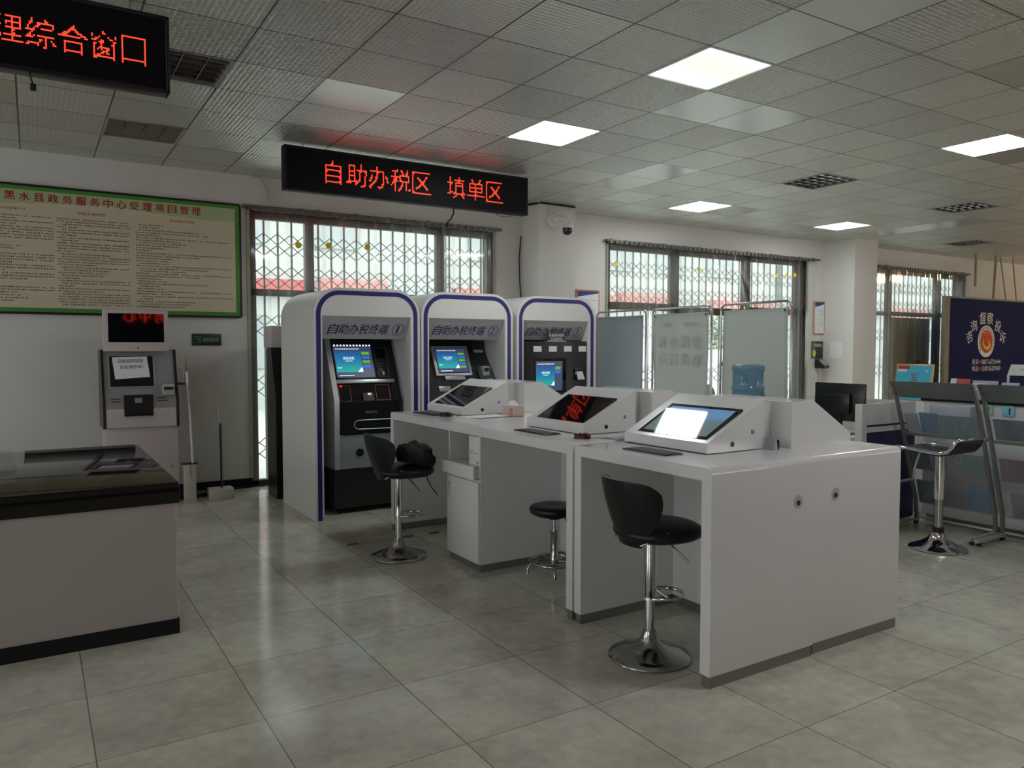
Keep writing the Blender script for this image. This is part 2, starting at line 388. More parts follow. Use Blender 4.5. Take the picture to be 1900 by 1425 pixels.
# ------------------------------------------------------------------ room shell
HC = 3.33; XL, XR, YF, YB = -5.2, 25.0, -5.0, 8.5
struct(MB().box(XL-.2, XR+.2, YF-.2, YB+.28, -.08, 0), 'floor', M_floor)
VENT = {(-1, 7), (-1, 4), (10, 4), (15, 4), (21, 7)}         # open louvred fixtures (grid cell i,j)
LIT = [(4, 1, 'a'), (4, 4, 'b'), (10, 1, 'c'), (10, 7, 'd'), (15, 7, 'e'), (4, -3, 'g')]  # g is an unseen panel, added to brighten the room
cb = MB()
for i in range(-11, 41):
    for j in range(-14, 11):
        if (i, j) in VENT or any((i, j) == (a, b) for a, b, _ in LIT): continue
        x0, x1 = CX0+i*CDX, CX0+(i+1)*CDX; y0, y1 = CY0+j*CDY, min(CY0+(j+1)*CDY, YB+.02)
        if y0 >= YB: continue
        cb.quad([(x0, y0, HC), (x0, y1, HC), (x1, y1, HC), (x1, y0, HC)])
struct(cb, 'ceiling', M_ceil)
struct(MB().box(XL-.2, XR+.2, YF-.2, YB+.28, HC+.30, HC+.4), 'ceiling', M_blackm)
W1, W2, W3 = (2.0, 5.02), (6.90, 11.23), (12.95, 16.28); WT = 2.97
wb = MB(); T = .26
for a, b in ((XL, W1[0]), (W1[1], W2[0]), (W2[1], W3[0]), (W3[1], XR)): wb.box(a, b, YB, YB+T, 0, HC+.1)
for a, b in (W1, W2, W3): wb.box(a, b, YB, YB+T, WT, HC+.1)
struct(wb, 'wall_back', M_wall)
struct(MB().box(5.45, 6.015, 8.08, YB, 0, HC), 'wall_pillar_left', M_wall)
struct(MB().box(11.72, 12.35, 7.92, YB, 0, HC), 'wall_pillar_right', M_wall)
lw = MB().box(XL-.2, XL, YF, YB+T, 2.7, HC+.1).box(XL-.2, XL, YF, YB+T, 0, .7)      # glazed on the left as well
for a, b in ((YF, -3.2), (-1.2, 1.2), (3.2, 5.0), (7.0, YB+T)): lw.box(XL-.2, XL, a, b, .3, 2.9)
struct(lw, 'wall_left', M_wall)
struct(MB().box(XR, XR+.2, YF, YB+T, 0, HC+.1), 'wall_right', M_wall)
fb = MB()      # front wall behind the viewer: glazed openings let the daylight in
for a, b in ((XL, 9.4), (11.8, 14.6), (17.0, 19.4), (22.0, XR)): fb.box(a, b, YF-.2, YF, 0, HC)
fb.box(XL, XR, YF-.2, YF, 2.7, HC+.1); fb.box(XL, XR, YF-.2, YF, 0, .8)
struct(fb, 'wall_front', M_wall)
bb = MB()
for a, b in ((XL, W1[0]), (W1[1], 5.45), (6.015, W2[0]), (W2[1], 11.72), (12.35, W3[0]), (W3[1], XR)): bb.box(a, b, YB-.015, YB, 0, .09)
struct(bb, 'baseboard_back', M_blackm)

# windows with bronze frames, lattice gates outside and hanging plastic strips inside
def window(n, a, b, mull, trans, tw=.075):
    yf = YB+.03
    f = MB(); t = .07
    f.box(a, a+t, yf, yf+.07, 0, WT, .004).box(b-t, b, yf, yf+.07, 0, WT, .004).box(a, b, yf, yf+.07, WT-.085, WT, .004).box(a, b, yf, yf+.07, 0, .06, .004)
    for x, wd in mull: f.box(x-wd/2, x+wd/2, yf, yf+.075, 0, WT, .004)
    for x0, x1, z in trans: f.box(x0, x1, yf, yf+.07, z-tw/2, z+tw/2, .003)
    fr = struct(f, 'window_%d' % n, M_frame)
    g = MB().box(a+t, b-t, yf+.03, yf+.036, .06, WT-.085); g.build('glass_pane', M_glass, fr)
    s = MB(); s.box(a-.035, a, YB-.012, YB+.03, 0, WT+.03).box(b, b+.035, YB-.012, YB+.03, 0, WT+.03).box(a-.035, b+.035, YB-.012, YB+.03, WT, WT+.035)
    s.build('reveal_strip', M_sealant, fr)
window(1, W1[0], W1[1], [(2.66, .10), (4.29, .10)], [(W1[0], 2.66, 2.10), (2.66, 4.29, 2.10), (4.29, W1[1], 2.10)])
window(2, W2[0], W2[1], [(8.22, .17), (9.80, .15), (11.06, .14)], [(W2[0], 8.22, 2.10), (8.22, 9.8, 2.06), (9.8, W2[1], 2.10)], .11)
window(3, W3[0], W3[1], [(13.72, .14), (15.37, .17)], [(W3[0], 13.72, 2.14), (13.72, 15.37, 2.14), (15.37, W3[1], 2.14)], .08)

d1 = struct(MB().box(13.80, 15.28, YB+.14, YB+.18, .06, 2.08, .004), 'door_1', mat('brown_door', (.22, .15, .055), .4, noise=.25, nscale=3))
MB().box(14.86, 14.90, YB+.09, YB+.14, .95, 1.25, .004).build('door_handle', M_frame, d1)

def lattice(a, b, label):
    m = MB(); y = YB+.22; n = round((b-a)/.150); d = (b-a)/n
    for i in range(n+1):
        x = a+i*d; m.box(x-.011, x+.011, y-.006, y+.008, .03, WT-.05)
    for z0 in (.25, .95, 1.62, 2.16, 2.52):
        for i in range(n):
            x0, x1 = a+i*d, a+(i+1)*d
            for q in (0, 1):
                z = z0+q*.125
                for u, v in (((x0, z), (x1, z+.125)), ((x0, z+.125), (x1, z))):
                    m.obox((u[0], y+.01, u[1]), Vector((v[0]-u[0], 0, v[1]-u[1])).normalized(), Vector((-(v[1]-u[1]), 0, v[0]-u[0])).normalized(), (0, 1, 0), 0, math.hypot(v[0]-u[0], v[1]-u[1]), -.005, .005, 0, .004)
    m.build('lattice_gate', M_lattice, smooth=0, loc=((a+b)/2, y, 0), label=label, category='gate', group='folding lattice gates outside the windows')
lattice(W1[0]+.05, W1[1]-.05, 'folding steel lattice gate behind the window over the three kiosks')
lattice(W2[0]+.05, W2[1]-.05, 'folding steel lattice gate behind the window above the privacy screen')
lattice(W3[0]+.05, W3[1]-.05, 'folding steel lattice gate behind the window left of the navy banner')

def curtain(a, b, label, n, dots=(), sweep=None):
    root = thing('strip_curtain', label, 'curtain', ((a+b)/2, YB-.06, 0), 'clear plastic strip curtains')
    r = MB().box(a-.05, b+.08, YB-.075, YB-.012, WT+.015, WT+.045, .003)
    for i in range(int((b-a)/.09)):
        x = a+i*.09+random.uniform(-.01, .01); r.box(x, x+.05, YB-.085, YB-.07, WT-.01, WT+.03+random.uniform(0, .025))
    r.build('hanging_rail', M_rail, root)
    wd = (b-a)/n
    for i in range(n):
        x0 = a+i*wd-.02; x1 = a+(i+1)*wd+.02; m = MB(); K = 7; rows = []
        ph = random.uniform(0, 6); sag = random.uniform(-.02, .02)
        for k, z in enumerate([WT+.01, 2.8, 2.55, 2.3, 2.0, 1.5, 1.0, .5, .06]):
            s_ = 0
            pinch = 1.0
            if sweep and sweep[0] <= i <= sweep[1]:
                tt = min(1, max(0, (WT-z)/1.0)); pinch = 1-.55*tt; s_ = sweep[2]*tt*(1 if z > 1.9 else 1)*(.6+.4*(i-sweep[0])/max(1, sweep[1]-sweep[0]))
            row = []
            for j in range(K):
                u = j/(K-1); x = x0+(x1-x0)*(.5+(u-.5)*pinch)+s_+sag*(3-z)*.3
                yy = YB-.055+.010*math.sin(u*math.pi+(i % 2)*math.pi)+.003*math.sin(u*6+ph+z*1.3)
                row.append((x, yy, z))
            rows.append(row)
        m.loft(rows, close=False)
        st = m.build('strip', M_pvc, root, smooth=80)
        for dx, dz in dots:
            if a+i*wd <= dx < a+(i+1)*wd:
                MB().disc((dx, YB-.085, dz), (1, 0, 0), (0, 0, 1), .035, 16, N=(0, 1, 0)).build('sticker', M_yellow, st)
curtain(W1[0]-.02, W1[1]+.02, 'clear plastic strip curtain with grimy rail over the window behind the kiosks', 15, [(2.50, 2.62), (2.84, 2.64), (3.30, 2.66)])
curtain(W2[0]-.02, W2[1]+.2, 'clear plastic strip curtain partly swept aside at the window above the privacy screen', 20, [(6.98, 2.68), (8.60, 2.68), (10.38, 2.68), (10.62, 2.70), (10.83, 2.71)], (9, 13, .75))
curtain(W3[0]-.02, W3[1]+.02, 'clear plastic strip curtain at the window between pillar and navy banner', 16)
# wall cables by the first pillar
tube_c = MB().tube([(4.05, 6.95, 2.9), (4.0, 7.6, 2.82), (3.98, 8.4, 2.99), (3.97, 8.47, 3.0)], .008, 6)

# ------------------------------------------------------------------ outside
struct(MB().box(-30, 60, YB+.28, 60, -.12, -.02), 'ground_outside', M_conc)
def building(x0, x1, y, h, label, fm, band):
    t = thing('building', label, 'building', ((x0+x1)/2, y, 0), 'buildings across the street')
    MB().box(x0, x1, y, y+6, -.02, h).build('wall', fm, t)
    for z in range(0, int(h), 3):
        for k in range(int((x1-x0)/2.4)):
            x = x0+.7+k*2.4
            MB().box(x, x+1.3, y-.06, y+.05, z+1.0, z+2.3).build('window', M_shopglass, t)
    xs = x0+.2; rb = random.Random(int(x0*7))  # row of boards imitates red LED reflections at the windows, besides some real signage
    while xs < x1-1.2:
        wd = rb.uniform(1.0, 2.4); hh = rb.uniform(.25, .55); zz = rb.uniform(2.75, 2.95)
        MB().box(xs, min(xs+wd, x1), y-.18, y, zz, zz+hh).build('sign_and_reflection', rb.choice([band, band, M_shopglass, M_fabricA, M_redpale]), t); xs += wd+rb.uniform(.1, .6)
building(-2, 9.5, 19, 8, 'pale building seen through the window behind the kiosks', M_bld, M_pinkband)
building(10, 24, 19.5, 8.5, 'pale building seen through the window above the privacy screen', M_bld, M_pinkband)
building(25, 42, 20, 9, 'pale building seen through the window left of the navy banner', M_bld, M_pinkband)
# parked car and street tree seen through the gap between the screens
cr = thing('parked_car', 'white car parked in the street, seen between two screen panels', 'car', (15.7, 14.5, 0))
prof = [(11.4, .3), (11.4, .75), (11.7, .95), (12.5, 1.02), (13.0, 1.42), (14.4, 1.45), (15.2, 1.05), (15.8, .95), (15.85, .35)]
prof = [(x+2.1, z) for x, z in prof]
MB().prismY(prof, 13.7, 15.3).build('body', M_skin_car, cr)
MB().prismY([(14.72, 1.04), (15.15, 1.37), (16.45, 1.40), (17.1, 1.07)], 13.68, 15.32).build('side_windows', M_gloss, cr)
for x in (14.3, 17.1):
    for y in (13.68, 15.14): MB().lathe([(.0, 0), (.3, 0), (.3, .18), (0, .18)], (x, y, .29), 20, 'y').build('wheel', M_tyre, cr)
tr = thing('street_tree', 'green street tree seen in the gap between two screen panels', 'tree', (18.5, 17.2, 0))
MB().tube([(18.5, 17.2, 0), (18.5, 17.2, 1.8)], [.12, .08], 8).build('trunk', M_wood, tr)
fm = MB()
for _ in range(900):
    a, b_, c_ = random.gauss(0, .30), random.gauss(0, .35), random.gauss(0, .40); s_ = .05
    c0 = Vector((18.5+a, 17.2+b_, 1.9+c_)); u_ = Vector((random.uniform(-1, 1), random.uniform(-1, 1), random.uniform(-1, 1))).normalized(); v_ = u_.orthogonal().normalized()
    fm.quad([c0-u_*s_, c0+v_*s_*.5, c0+u_*s_, c0-v_*s_*.5])
fm.build('crown', M_foliage, tr, smooth=0)

# ------------------------------------------------------------------ ceiling lights and open louvre fixtures
lp = thing('ceiling_light', 'lit', 'light', (0, 0, 0), 'lit square ceiling panels')
fr = MB(); s_ = CDX/2; t_ = .018
for a, b, c_, d in ((-s_, s_, -s_, -s_+t_), (-s_, s_, s_-t_, s_), (-s_, -s_+t_, -s_, s_), (s_-t_, s_, -s_, s_)): fr.box(a, b, c_, d, -.004, .03, .001)
fr.build('frame', M_white, lp); MB().box(-s_+t_, s_-t_, -s_+t_, s_-t_, .004, .012).build('diffuser', M_lit, lp)
LL = {'a': 'nearest and largest lit ceiling panel, slightly yellowed in its middle', 'b': 'lit ceiling panel nearest the right end of the red LED sign',
      'c': 'lit ceiling panel at the right edge of the photo', 'd': 'lit ceiling panel in front of the window above the privacy screen', 'e': 'lit ceiling panel in front of the right pillar', 'g': 'added unseen lit panel above and behind the viewer, for more light'}
for k, (i, j, q) in enumerate(LIT):
    loc = (CX0+(i+.5)*CDX, CY0+(j+.5)*CDY, HC)
    if k == 0: lp.location = loc; lp['label'] = LL[q]
    else: dup(lp, loc, 0, LL[q])
# first panel carries a yellowed diffuser of its own
ym = bpy.data.materials.new('yellowed_diffuser'); ym.use_nodes = True; nt = ym.node_tree; b = nt.nodes['Principled BSDF']
tc = nt.nodes.new('ShaderNodeTexCoord'); mp = nt.nodes.new('ShaderNodeMapping'); mp.inputs['Rotation'].default_value = (0, 0, .25); mp.inputs['Scale'].default_value = (1.3, 4.5, 1)
mp.inputs['Location'].default_value = (-.1, .12, 0); gr = nt.nodes.new('ShaderNodeTexGradient'); gr.gradient_type = 'SPHERICAL'
nt.links.new(tc.outputs['Object'], mp.inputs[0]); nt.links.new(mp.outputs[0], gr.inputs[0])
rp = nt.nodes.new('ShaderNodeValToRGB'); rp.color_ramp.elements[0].color = (.86, .98, 1, 1); rp.color_ramp.elements[1].color = (.56, .62, .42, 1); rp.color_ramp.elements[1].position = .5
nt.links.new(gr.outputs[0], rp.inputs[0]); nt.links.new(rp.outputs[0], b.inputs['Emission Color']); b.inputs['Emission Strength'].default_value = .95
dif = [c_ for c_ in lp.children if c_.name.startswith('diffuser')][0]; dif.data = dif.data.copy(); dif.data.materials[0] = ym
vn = thing('louvre_fixture', 'x', 'light', (0, 0, 0), 'open louvre ceiling fixtures')
fr = MB()
for a, b, c_, d in ((-s_, s_, -s_, -s_+t_), (-s_, s_, s_-t_, s_), (-s_, -s_+t_, -s_, s_), (s_-t_, s_, -s_, s_)): fr.box(a, b, c_, d, -.004, .10)
fr.build('frame', M_silverp, vn); MB().box(-s_, s_, -s_, s_, .10, .11).build('housing', M_blackm, vn)
for k in range(4):
    x = -s_+.075+k*.15; MB().lathe([(.0, -s_+.03), (.013, -s_+.03), (.013, s_-.03), (0, s_-.03)], (x, 0, .06), 8, 'y').build('tube_lamp', M_silverp, vn)
fn = MB()
for k in range(1, 4):
    x = -s_+k*CDX/4; fn.box(x-.003, x+.003, -s_, s_, .0, .05)
for k in range(1, 6):
    y = -s_+k*CDY/6; fn.prismX([(y-.013, .04), (y-.001, .0), (y+.001, .0), (y+.013, .04), (y, .03)], -s_, s_)
fn.build('louvre', mat('dull_mirror_louvre', (.30, .29, .28), .12, metal=1, noise=.3, nscale=30), vn)
VL = {(-1, 7): 'open louvre fixture by the back wall above the framed board', (-1, 4): 'open louvre fixture beside the large LED sign at the left',
      (10, 4): 'dark open louvre fixture in the middle of the right ceiling', (15, 4): 'bright finned louvre fixture nearest the right edge of the photo', (21, 7): 'farthest open louvre fixture, above the navy banner'}
for k, (c_, l) in enumerate(VL.items()):
    loc = (CX0+(c_[0]+.5)*CDX, CY0+(c_[1]+.5)*CDY, HC)
    if k == 0: vn.location = loc; vn['label'] = l
    else: dup(vn, loc, 0, l)

# ------------------------------------------------------------------ hanging LED signs
def led_sign(x0, x1, y, z0, z1, label, chars, px, pz, zc, m, frame, back=True, cables=True, depth=.09):
    t = thing('led_sign', label, 'sign', ((x0+x1)/2, y, z0))
    f = MB(); e = .022
    for a, b, c_, d in ((x0, x1, z0, z0+e), (x0, x1, z1-e, z1), (x0, x0+e, z0, z1), (x1-e, x1, z0, z1)):
        f.box(a, b, y-depth/2-.006, y+depth/2+.006, c_, d, .008, 3)
    f.build('frame', frame, t)
    MB().box(x0+e, x1-e, y-depth/2, y+depth/2, z0+e, z1-e).build('display_face', M_ledpanel, t)
    for ch, cx in chars:
        d = MB()
        d.dots(ch, (cx-8*px, y-depth/2, zc-8*pz), (1, 0, 0), (0, 0, 1), px, pz, (0, -1, 0))
        if back: d.dots(ch, (x0+x1-cx+8*px, y+depth/2, zc-8*pz), (-1, 0, 0), (0, 0, 1), px, pz, (0, 1, 0))
        d.build('lit_character', m, t, smooth=0)
    if cables:
        for x in (x0+.18, x1-.18):
            MB().tube([(x, y, z1-.01), (x+.01, y, HC+.02)], .004, 6).build('hanger', M_rail, t)
    return t
p_ = .2216
ch1 = [(c_, 2.372+i*p_) for i, c_ in enumerate('自助办税区')]+[(c_, 3.64+i*p_) for i, c_ in enumerate('填单区')]
s1 = led_sign(1.925, 4.495, 6.92, 2.90, 3.295, 'long black LED sign with red characters hanging over the kiosks', ch1, .0127, .0132, 3.098, M_led, M_blackm)
MB().tube([(3.63, 6.92, 2.91), (3.632, 6.92, 2.85), (3.60, 6.92, 2.79), (3.565, 6.92, 2.76), (3.556, 6.92, 2.70)], .008, 6).build('cable', M_blackm, s1)
MB().tube([(4.1, 6.92, 2.90), (4.18, 6.92, 2.87), (4.3, 6.92, 2.875), (4.33, 6.92, 2.90)], .004, 6).build('loose_wire', M_rail, s1)
ch2 = [('理', -.062), ('综', .072), ('合', .206), ('窗', .339), ('口', .472)]
s2 = led_sign(-2.3, .64, 4.40, 2.81, 3.20, 'large LED sign with dotted orange-red characters at the top left corner', ch2, .0079, .0086, 2.995, M_ledo, M_alu)
MB().tube([(.02, 4.40, 2.82), (.03, 4.40, 2.78), (.035, 4.40, 2.76)], .004, 6).tube([(.035, 4.4, 2.765), (.035, 4.4, 2.735)], .013, 8).build('power_plug', M_blackm, s2)
# signs hanging over the service windows behind the viewer (they show as red glints in the plastic strips)
for k, (x, wd) in enumerate(((.75, 2.9), (5.6, 2.6), (9.6, 2.6), (14.0, 3.2), (19.0, 3.6))):
    led_sign(x, x+wd, -2.4, 2.90, 3.28, 'LED sign over service window, number %s from the left, behind the viewer' % ('one', 'two', 'three', 'four', 'five', 'six')[k],
             [(c_, x+.35+i*.30) for i, c_ in enumerate('政务服务中心'+('欢迎您' if wd > 2.95 else '欢'*0))], .0155, .017, 3.09, M_ledb, M_blackm, back=True)

# ------------------------------------------------------------------ framed board on the back wall
bd = thing('notice_board', 'wide green-bordered board of printed rules on the left wall', 'board', (.2, 8.45, 1.81))
x0, x1, z0, z1 = -2.1, 1.905, 1.812, 3.012
rr = lambda x0, x1, z0, z1, r: arc(x1-r, z1-r, r, 0, 90, 4)+arc(x0+r, z1-r, r, 90, 180, 4)+arc(x0+r, z0+r, r, 180, 270, 4)+arc(x1-r, z0+r, r, 270, 360, 4)
MB().prismY(rr(x0, x1, z0, z1, .035), 8.455, 8.5).build('frame', M_black, bd)
MB().prismY(rr(x0+.022, x1-.022, z0+.022, z1-.022, .02), 8.450, 8.456).build('green_border', M_green, bd)
gm = MB(); gm.mat(M_lgreen).box(x0+.06, x1-.065, 8.4475, 8.451, 2.83, 2.955); gm.mat(M_cream).box(x0+.06, x1-.065, 8.447, 8.451, 1.872, 2.80)
nq = 24
gm.mat(M_lgreen).box(x0+.06, x1-.065, 8.4472, 8.451, 2.80, 2.83)
for k in range(nq):
    xx = x0+.06+(x1-x0-.125)*k/nq; gm.mat(M_cream).box(xx, xx+(x1-x0-.125)/nq, 8.4465, 8.451, 2.79, 2.815+.05*(.5+.5*math.sin(k*.5)))
gm.build('printed_sheet', M_cream, bd)
tt = MB()
for i, c_ in enumerate('黑水县政务服务中心受理项目管理'):
    x = -.185+i*.1145+0; tt.text(c_, (x, 8.4455, 2.855), (.082, 0, 0), (0, 0, .078)).text(c_, (x+.004, 8.4452, 2.857), (.082, 0, 0), (0, 0, .078))
tt.build('title', M_redtxt, bd)
st = MB()
st.text('项目管理办法', (-.22, 8.4455, 2.765), (.20, 0, 0), (0, 0, .026))
st.text('项目办事制度', (.395, 8.4455, 2.765), (.24, 0, 0), (0, 0, .028)).text('项目操作流程', (1.205, 8.4455, 2.765), (.24, 0, 0), (0, 0, .028))
st.build('column_heading', M_redtxt, bd)
bt = MB(); rnd = random.Random(3)
for (cx0, cx1, full, nl) in ((-1.15, -.52, .9, 30), (-.46, .19, .9, 32), (.225, .835, .85, 33), (.895, 1.80, .45, 33)):
    z = 2.735
    for L in range(nl):
        z -= .0252; q = rnd.random(); end = cx1 if q < full*.75 else cx0+(cx1-cx0)*rnd.uniform(.15, .75); x = cx0+(0.03 if rnd.random() < .35 else 0)
        while x < end:
            if rnd.random() < .93:
                w_ = .0125; h_ = .0125
                for _ in range(2):
                    if rnd.random() < .5: a = rnd.uniform(0, h_-.004); bt.quad([(x, 8.4458, z+a), (x+w_, 8.4458, z+a), (x+w_, 8.4458, z+a+.0042), (x, 8.4458, z+a+.0042)])
                    else: a = rnd.uniform(0, w_-.004); bt.quad([(x+a, 8.4458, z), (x+a+.0045, 8.4458, z), (x+a+.0045, 8.4458, z+h_), (x+a, 8.4458, z+h_)])
            x += .0165
bt.build('fine_print', M_ink, bd, smooth=0)

# small signs on walls
def plate(name, label, cat, x0, x1, z0, z1, m, y=8.5, parts=()):
    t = thing(name, label, cat, ((x0+x1)/2, y-.01, z0))
    MB().box(x0, x1, y-.015, y, z0, z1, .002).build('panel', m, t); return t
g1 = plate('wall_sign', 'small dark green drinking water sign on the wall right of the board', 'sign', 1.404, 1.691, 1.523, 1.645, M_dgreen)
MB().text('群众饮水处', (1.513, 8.483, 1.562), (.155, 0, 0), (0, 0, .042)).build('lettering', M_faint, g1)
ic = MB().tube([(1.427, 8.483, 1.555), (1.49, 8.483, 1.555), (1.49, 8.483, 1.615), (1.427, 8.483, 1.615)], .0016, 4, closed=True)
ic.tube([(1.437, 8.483, 1.60), (1.46, 8.483, 1.598), (1.462, 8.483, 1.575)], .003, 5).tube([(1.47, 8.483, 1.592), (1.482, 8.483, 1.58), (1.472, 8.483, 1.566)], .002, 5)
ic.build('tap_symbol', M_faint, g1)
g2 = plate('wall_sign', 'dark green attendance sign with yellow dot on the wall left of the right pillar', 'sign', 11.40, 11.70, 1.313, 1.61, M_dgreen)
MB().text('考勤处', (11.44, 8.483, 1.51), (.23, 0, 0), (0, 0, .06)).build('lettering', M_wtext, g2)
ov = MB(); ov.loft([[(11.46+.042*math.cos(a*.3142), 8.484, 1.40+.06*math.sin(a*.3142)) for a in range(20)], [(11.46+.042*math.cos(a*.3142), 8.481, 1.40+.06*math.sin(a*.3142)) for a in range(20)]]); ov.build('yellow_mascot_dot', M_yellow, g2)
def notice(x0, x1, z0, z1, label, hd):
    t = thing('framed_notice', label, 'notice', ((x0+x1)/2, 8.49, z0), None)
    MB().box(x0, x1, 8.48, 8.5, z0, z1, .002).build('frame', M_orange, t)
    MB().box(x0+.02, x1-.02, 8.476, 8.482, z0+.02, z1-.02).build('sheet', M_paper, t)
    m = MB()
    m.mat(M_blue).prismY([(x0+.02, z1-.02), (x1-.02, z1-.02), (x1-.02, z1-.045), (x0+.12, z1-.085), (x0+.02, z1-.10)], 8.474, 8.477)
    m.build('header_band', M_blue, t)
    l = MB(); z = z1-.15
    while z > z0+.05:
        e = rnd.uniform(.5, .95); l.box(x0+.05, x0+(x1-x0)*e, 8.4745, 8.4765, z, z+.008); z -= .033
    l.build('text_lines', M_faint, t)
notice(6.34, 6.74, 1.70, 2.30, 'orange framed notice on the wall just right of the third kiosk', 1)
notice(11.43, 11.84-.12, 1.73, 2.30, 'orange framed notice above the dark green attendance sign', 1)
pn = thing('paper_notice', 'faint white paper taped to the side of the right pillar', 'notice', (11.71, 8.2, 1.3))
MB().box(11.716, 11.7195, 8.12, 8.36, 1.32, 1.60).build('sheet', M_paper, pn)
sd = thing('attendance_scanner', 'small black slanted device on the wall under the green attendance sign', 'device', (11.62, 8.45, 1.15))
MB().prismX([(8.5, 1.30), (8.44, 1.30), (8.30, 1.17), (8.33, 1.14), (8.5, 1.15)], 11.50, 11.64).build('body', M_black, sd)
MB().obox((11.50, 8.44, 1.30), (1, 0, 0), Vector((0, -.14, -.13)).normalized(), Vector((0, -.13, .14)).normalized(), .015, .125, .02, .16, .0, .003).build('screen', M_silverp, sd)
MB().tube([(11.58, 8.49, 1.15), (11.585, 8.49, .9), (11.58, 8.49, .5)], .003, 5).build('cable', M_rail, sd)

# dome camera on the first pillar
dc = thing('dome_camera', 'white dome security camera on the left pillar', 'camera', (5.70, 8.08, 2.95))
MB().lathe([(0, -.05), (.075, -.05), (.09, -.03), (.09, 0), (0, 0)], (5.66, 8.08, 3.115), 24, 'y').build('wall_mount', M_white, dc)
MB().tube([(5.66, 8.04, 3.12), (5.68, 7.97, 3.135), (5.73, 7.90, 3.12), (5.745, 7.88, 3.06)], [.045, .042, .04, .04], 12).build('arm', M_white, dc)
MB().lathe([(0, .065), (.05, .06), (.066, .04), (.068, 0), (0, 0)], (5.745, 7.88, 3.0), 24).build('housing', M_white, dc)
MB().lathe([(.061, 0), (.061, -.035), (.052, -.065), (.03, -.083), (0, -.088)], (5.745, 7.88, 3.0), 24).build('dome', M_gloss, dc)
MB().tube([(5.62, 8.07, 3.12), (5.60, 8.07, 3.2), (5.61, 8.07, 3.325)], .007, 6).build('cable', M_white, dc)
wc = MB().tube([(4.98, 8.49, 3.27), (5.2, 8.46, 3.30), (5.44, 8.2, 3.32), (5.46, 8.06, 3.318), (5.75, 8.06, 3.315), (6.0, 8.06, 3.312)], .011, 6)
wc.build('ceiling_cable', M_blackm, loc=(5.4, 8.06, 3.3), label='black cable run along the ceiling edge at the left pillar', category='cable')
MB().tube([(5.435, 8.48, 2.95), (5.41, 8.48, 2.65), (5.42, 8.48, 2.35), (5.435, 8.48, 2.2), (5.42, 8.48, 1.95)], .007, 6).build('wall_cable', M_blackm, loc=(5.43, 8.48, 2), label='thin dark cable hanging down the wall beside the left pillar', category='cable')
MB().tube([(2.02, 8.46, 3.325), (2.10, 8.46, 3.30), (2.17, 8.45, 3.2), (2.19, 8.455, 3.10), (2.19, 8.46, 3.06)], .016, 8).build('conduit', M_grey, loc=(2.1, 8.46, 3), label='bent pale conduit between ceiling and curtain rail, left of the LED sign', category='conduit')

# ------------------------------------------------------------------ three tax kiosks
KY = 6.45
def screen_content(mbname, t, x0, x1, z0, z1, P, title=True, buttons=5):
    # P(x,z,e) -> world point on the tilted screen plane
    q = lambda m, a, b, c_, d, e: m.quad([P(a, c_, e), P(b, c_, e), P(b, d, e), P(a, d, e)])
    w_, h_ = x1-x0, z1-z0; f = lambda u: x0+u*w_; g = lambda v: z0+v*h_
    m = MB(); m.mat(M_dglow); q(m, x0, x1, z0, z1, .0012); d = m.build('display', M_dglow, t, smooth=0)
    m = MB(); q(m, f(.02), f(.70), g(.17), g(.84), .0018); m.build('main_picture', M_disp, d, smooth=0)
    m = MB()
    for k in range(buttons):
        m.mat(M_gglow if k % 2 == 0 else M_bglow); q(m, f(.725), f(.93), g(.72-k*.135), g(.815-k*.135), .0018)
    m.build('menu_buttons', None, d, smooth=0)
    m = MB(); o = Vector(P(f(.22), g(.56), .0024)); U = Vector(P(f(.52), g(.56), .0024))-o; V = Vector(P(f(.22), g(.66), .0024))-o
    m.text('诚信纳税', o, U, V)
    for k in range(14): q(m, f(.06+k*.045), f(.085+k*.045), g(.89), g(.925), .0022)
    q(m, f(.28), f(.46), g(.515), g(.53), .0022); q(m, f(.04), f(.16), g(.30), g(.32), .0022); q(m, f(.06), f(.45), g(.05), g(.07), .0022)
    m._f([m.bm.verts.new(P(*p)) for p in ((f(.56), g(.17), .0024), (f(.70), g(.17), .0024), (f(.69), g(.33), .0024))])
    m.build('display_text', M_wglow, d, smooth=0)
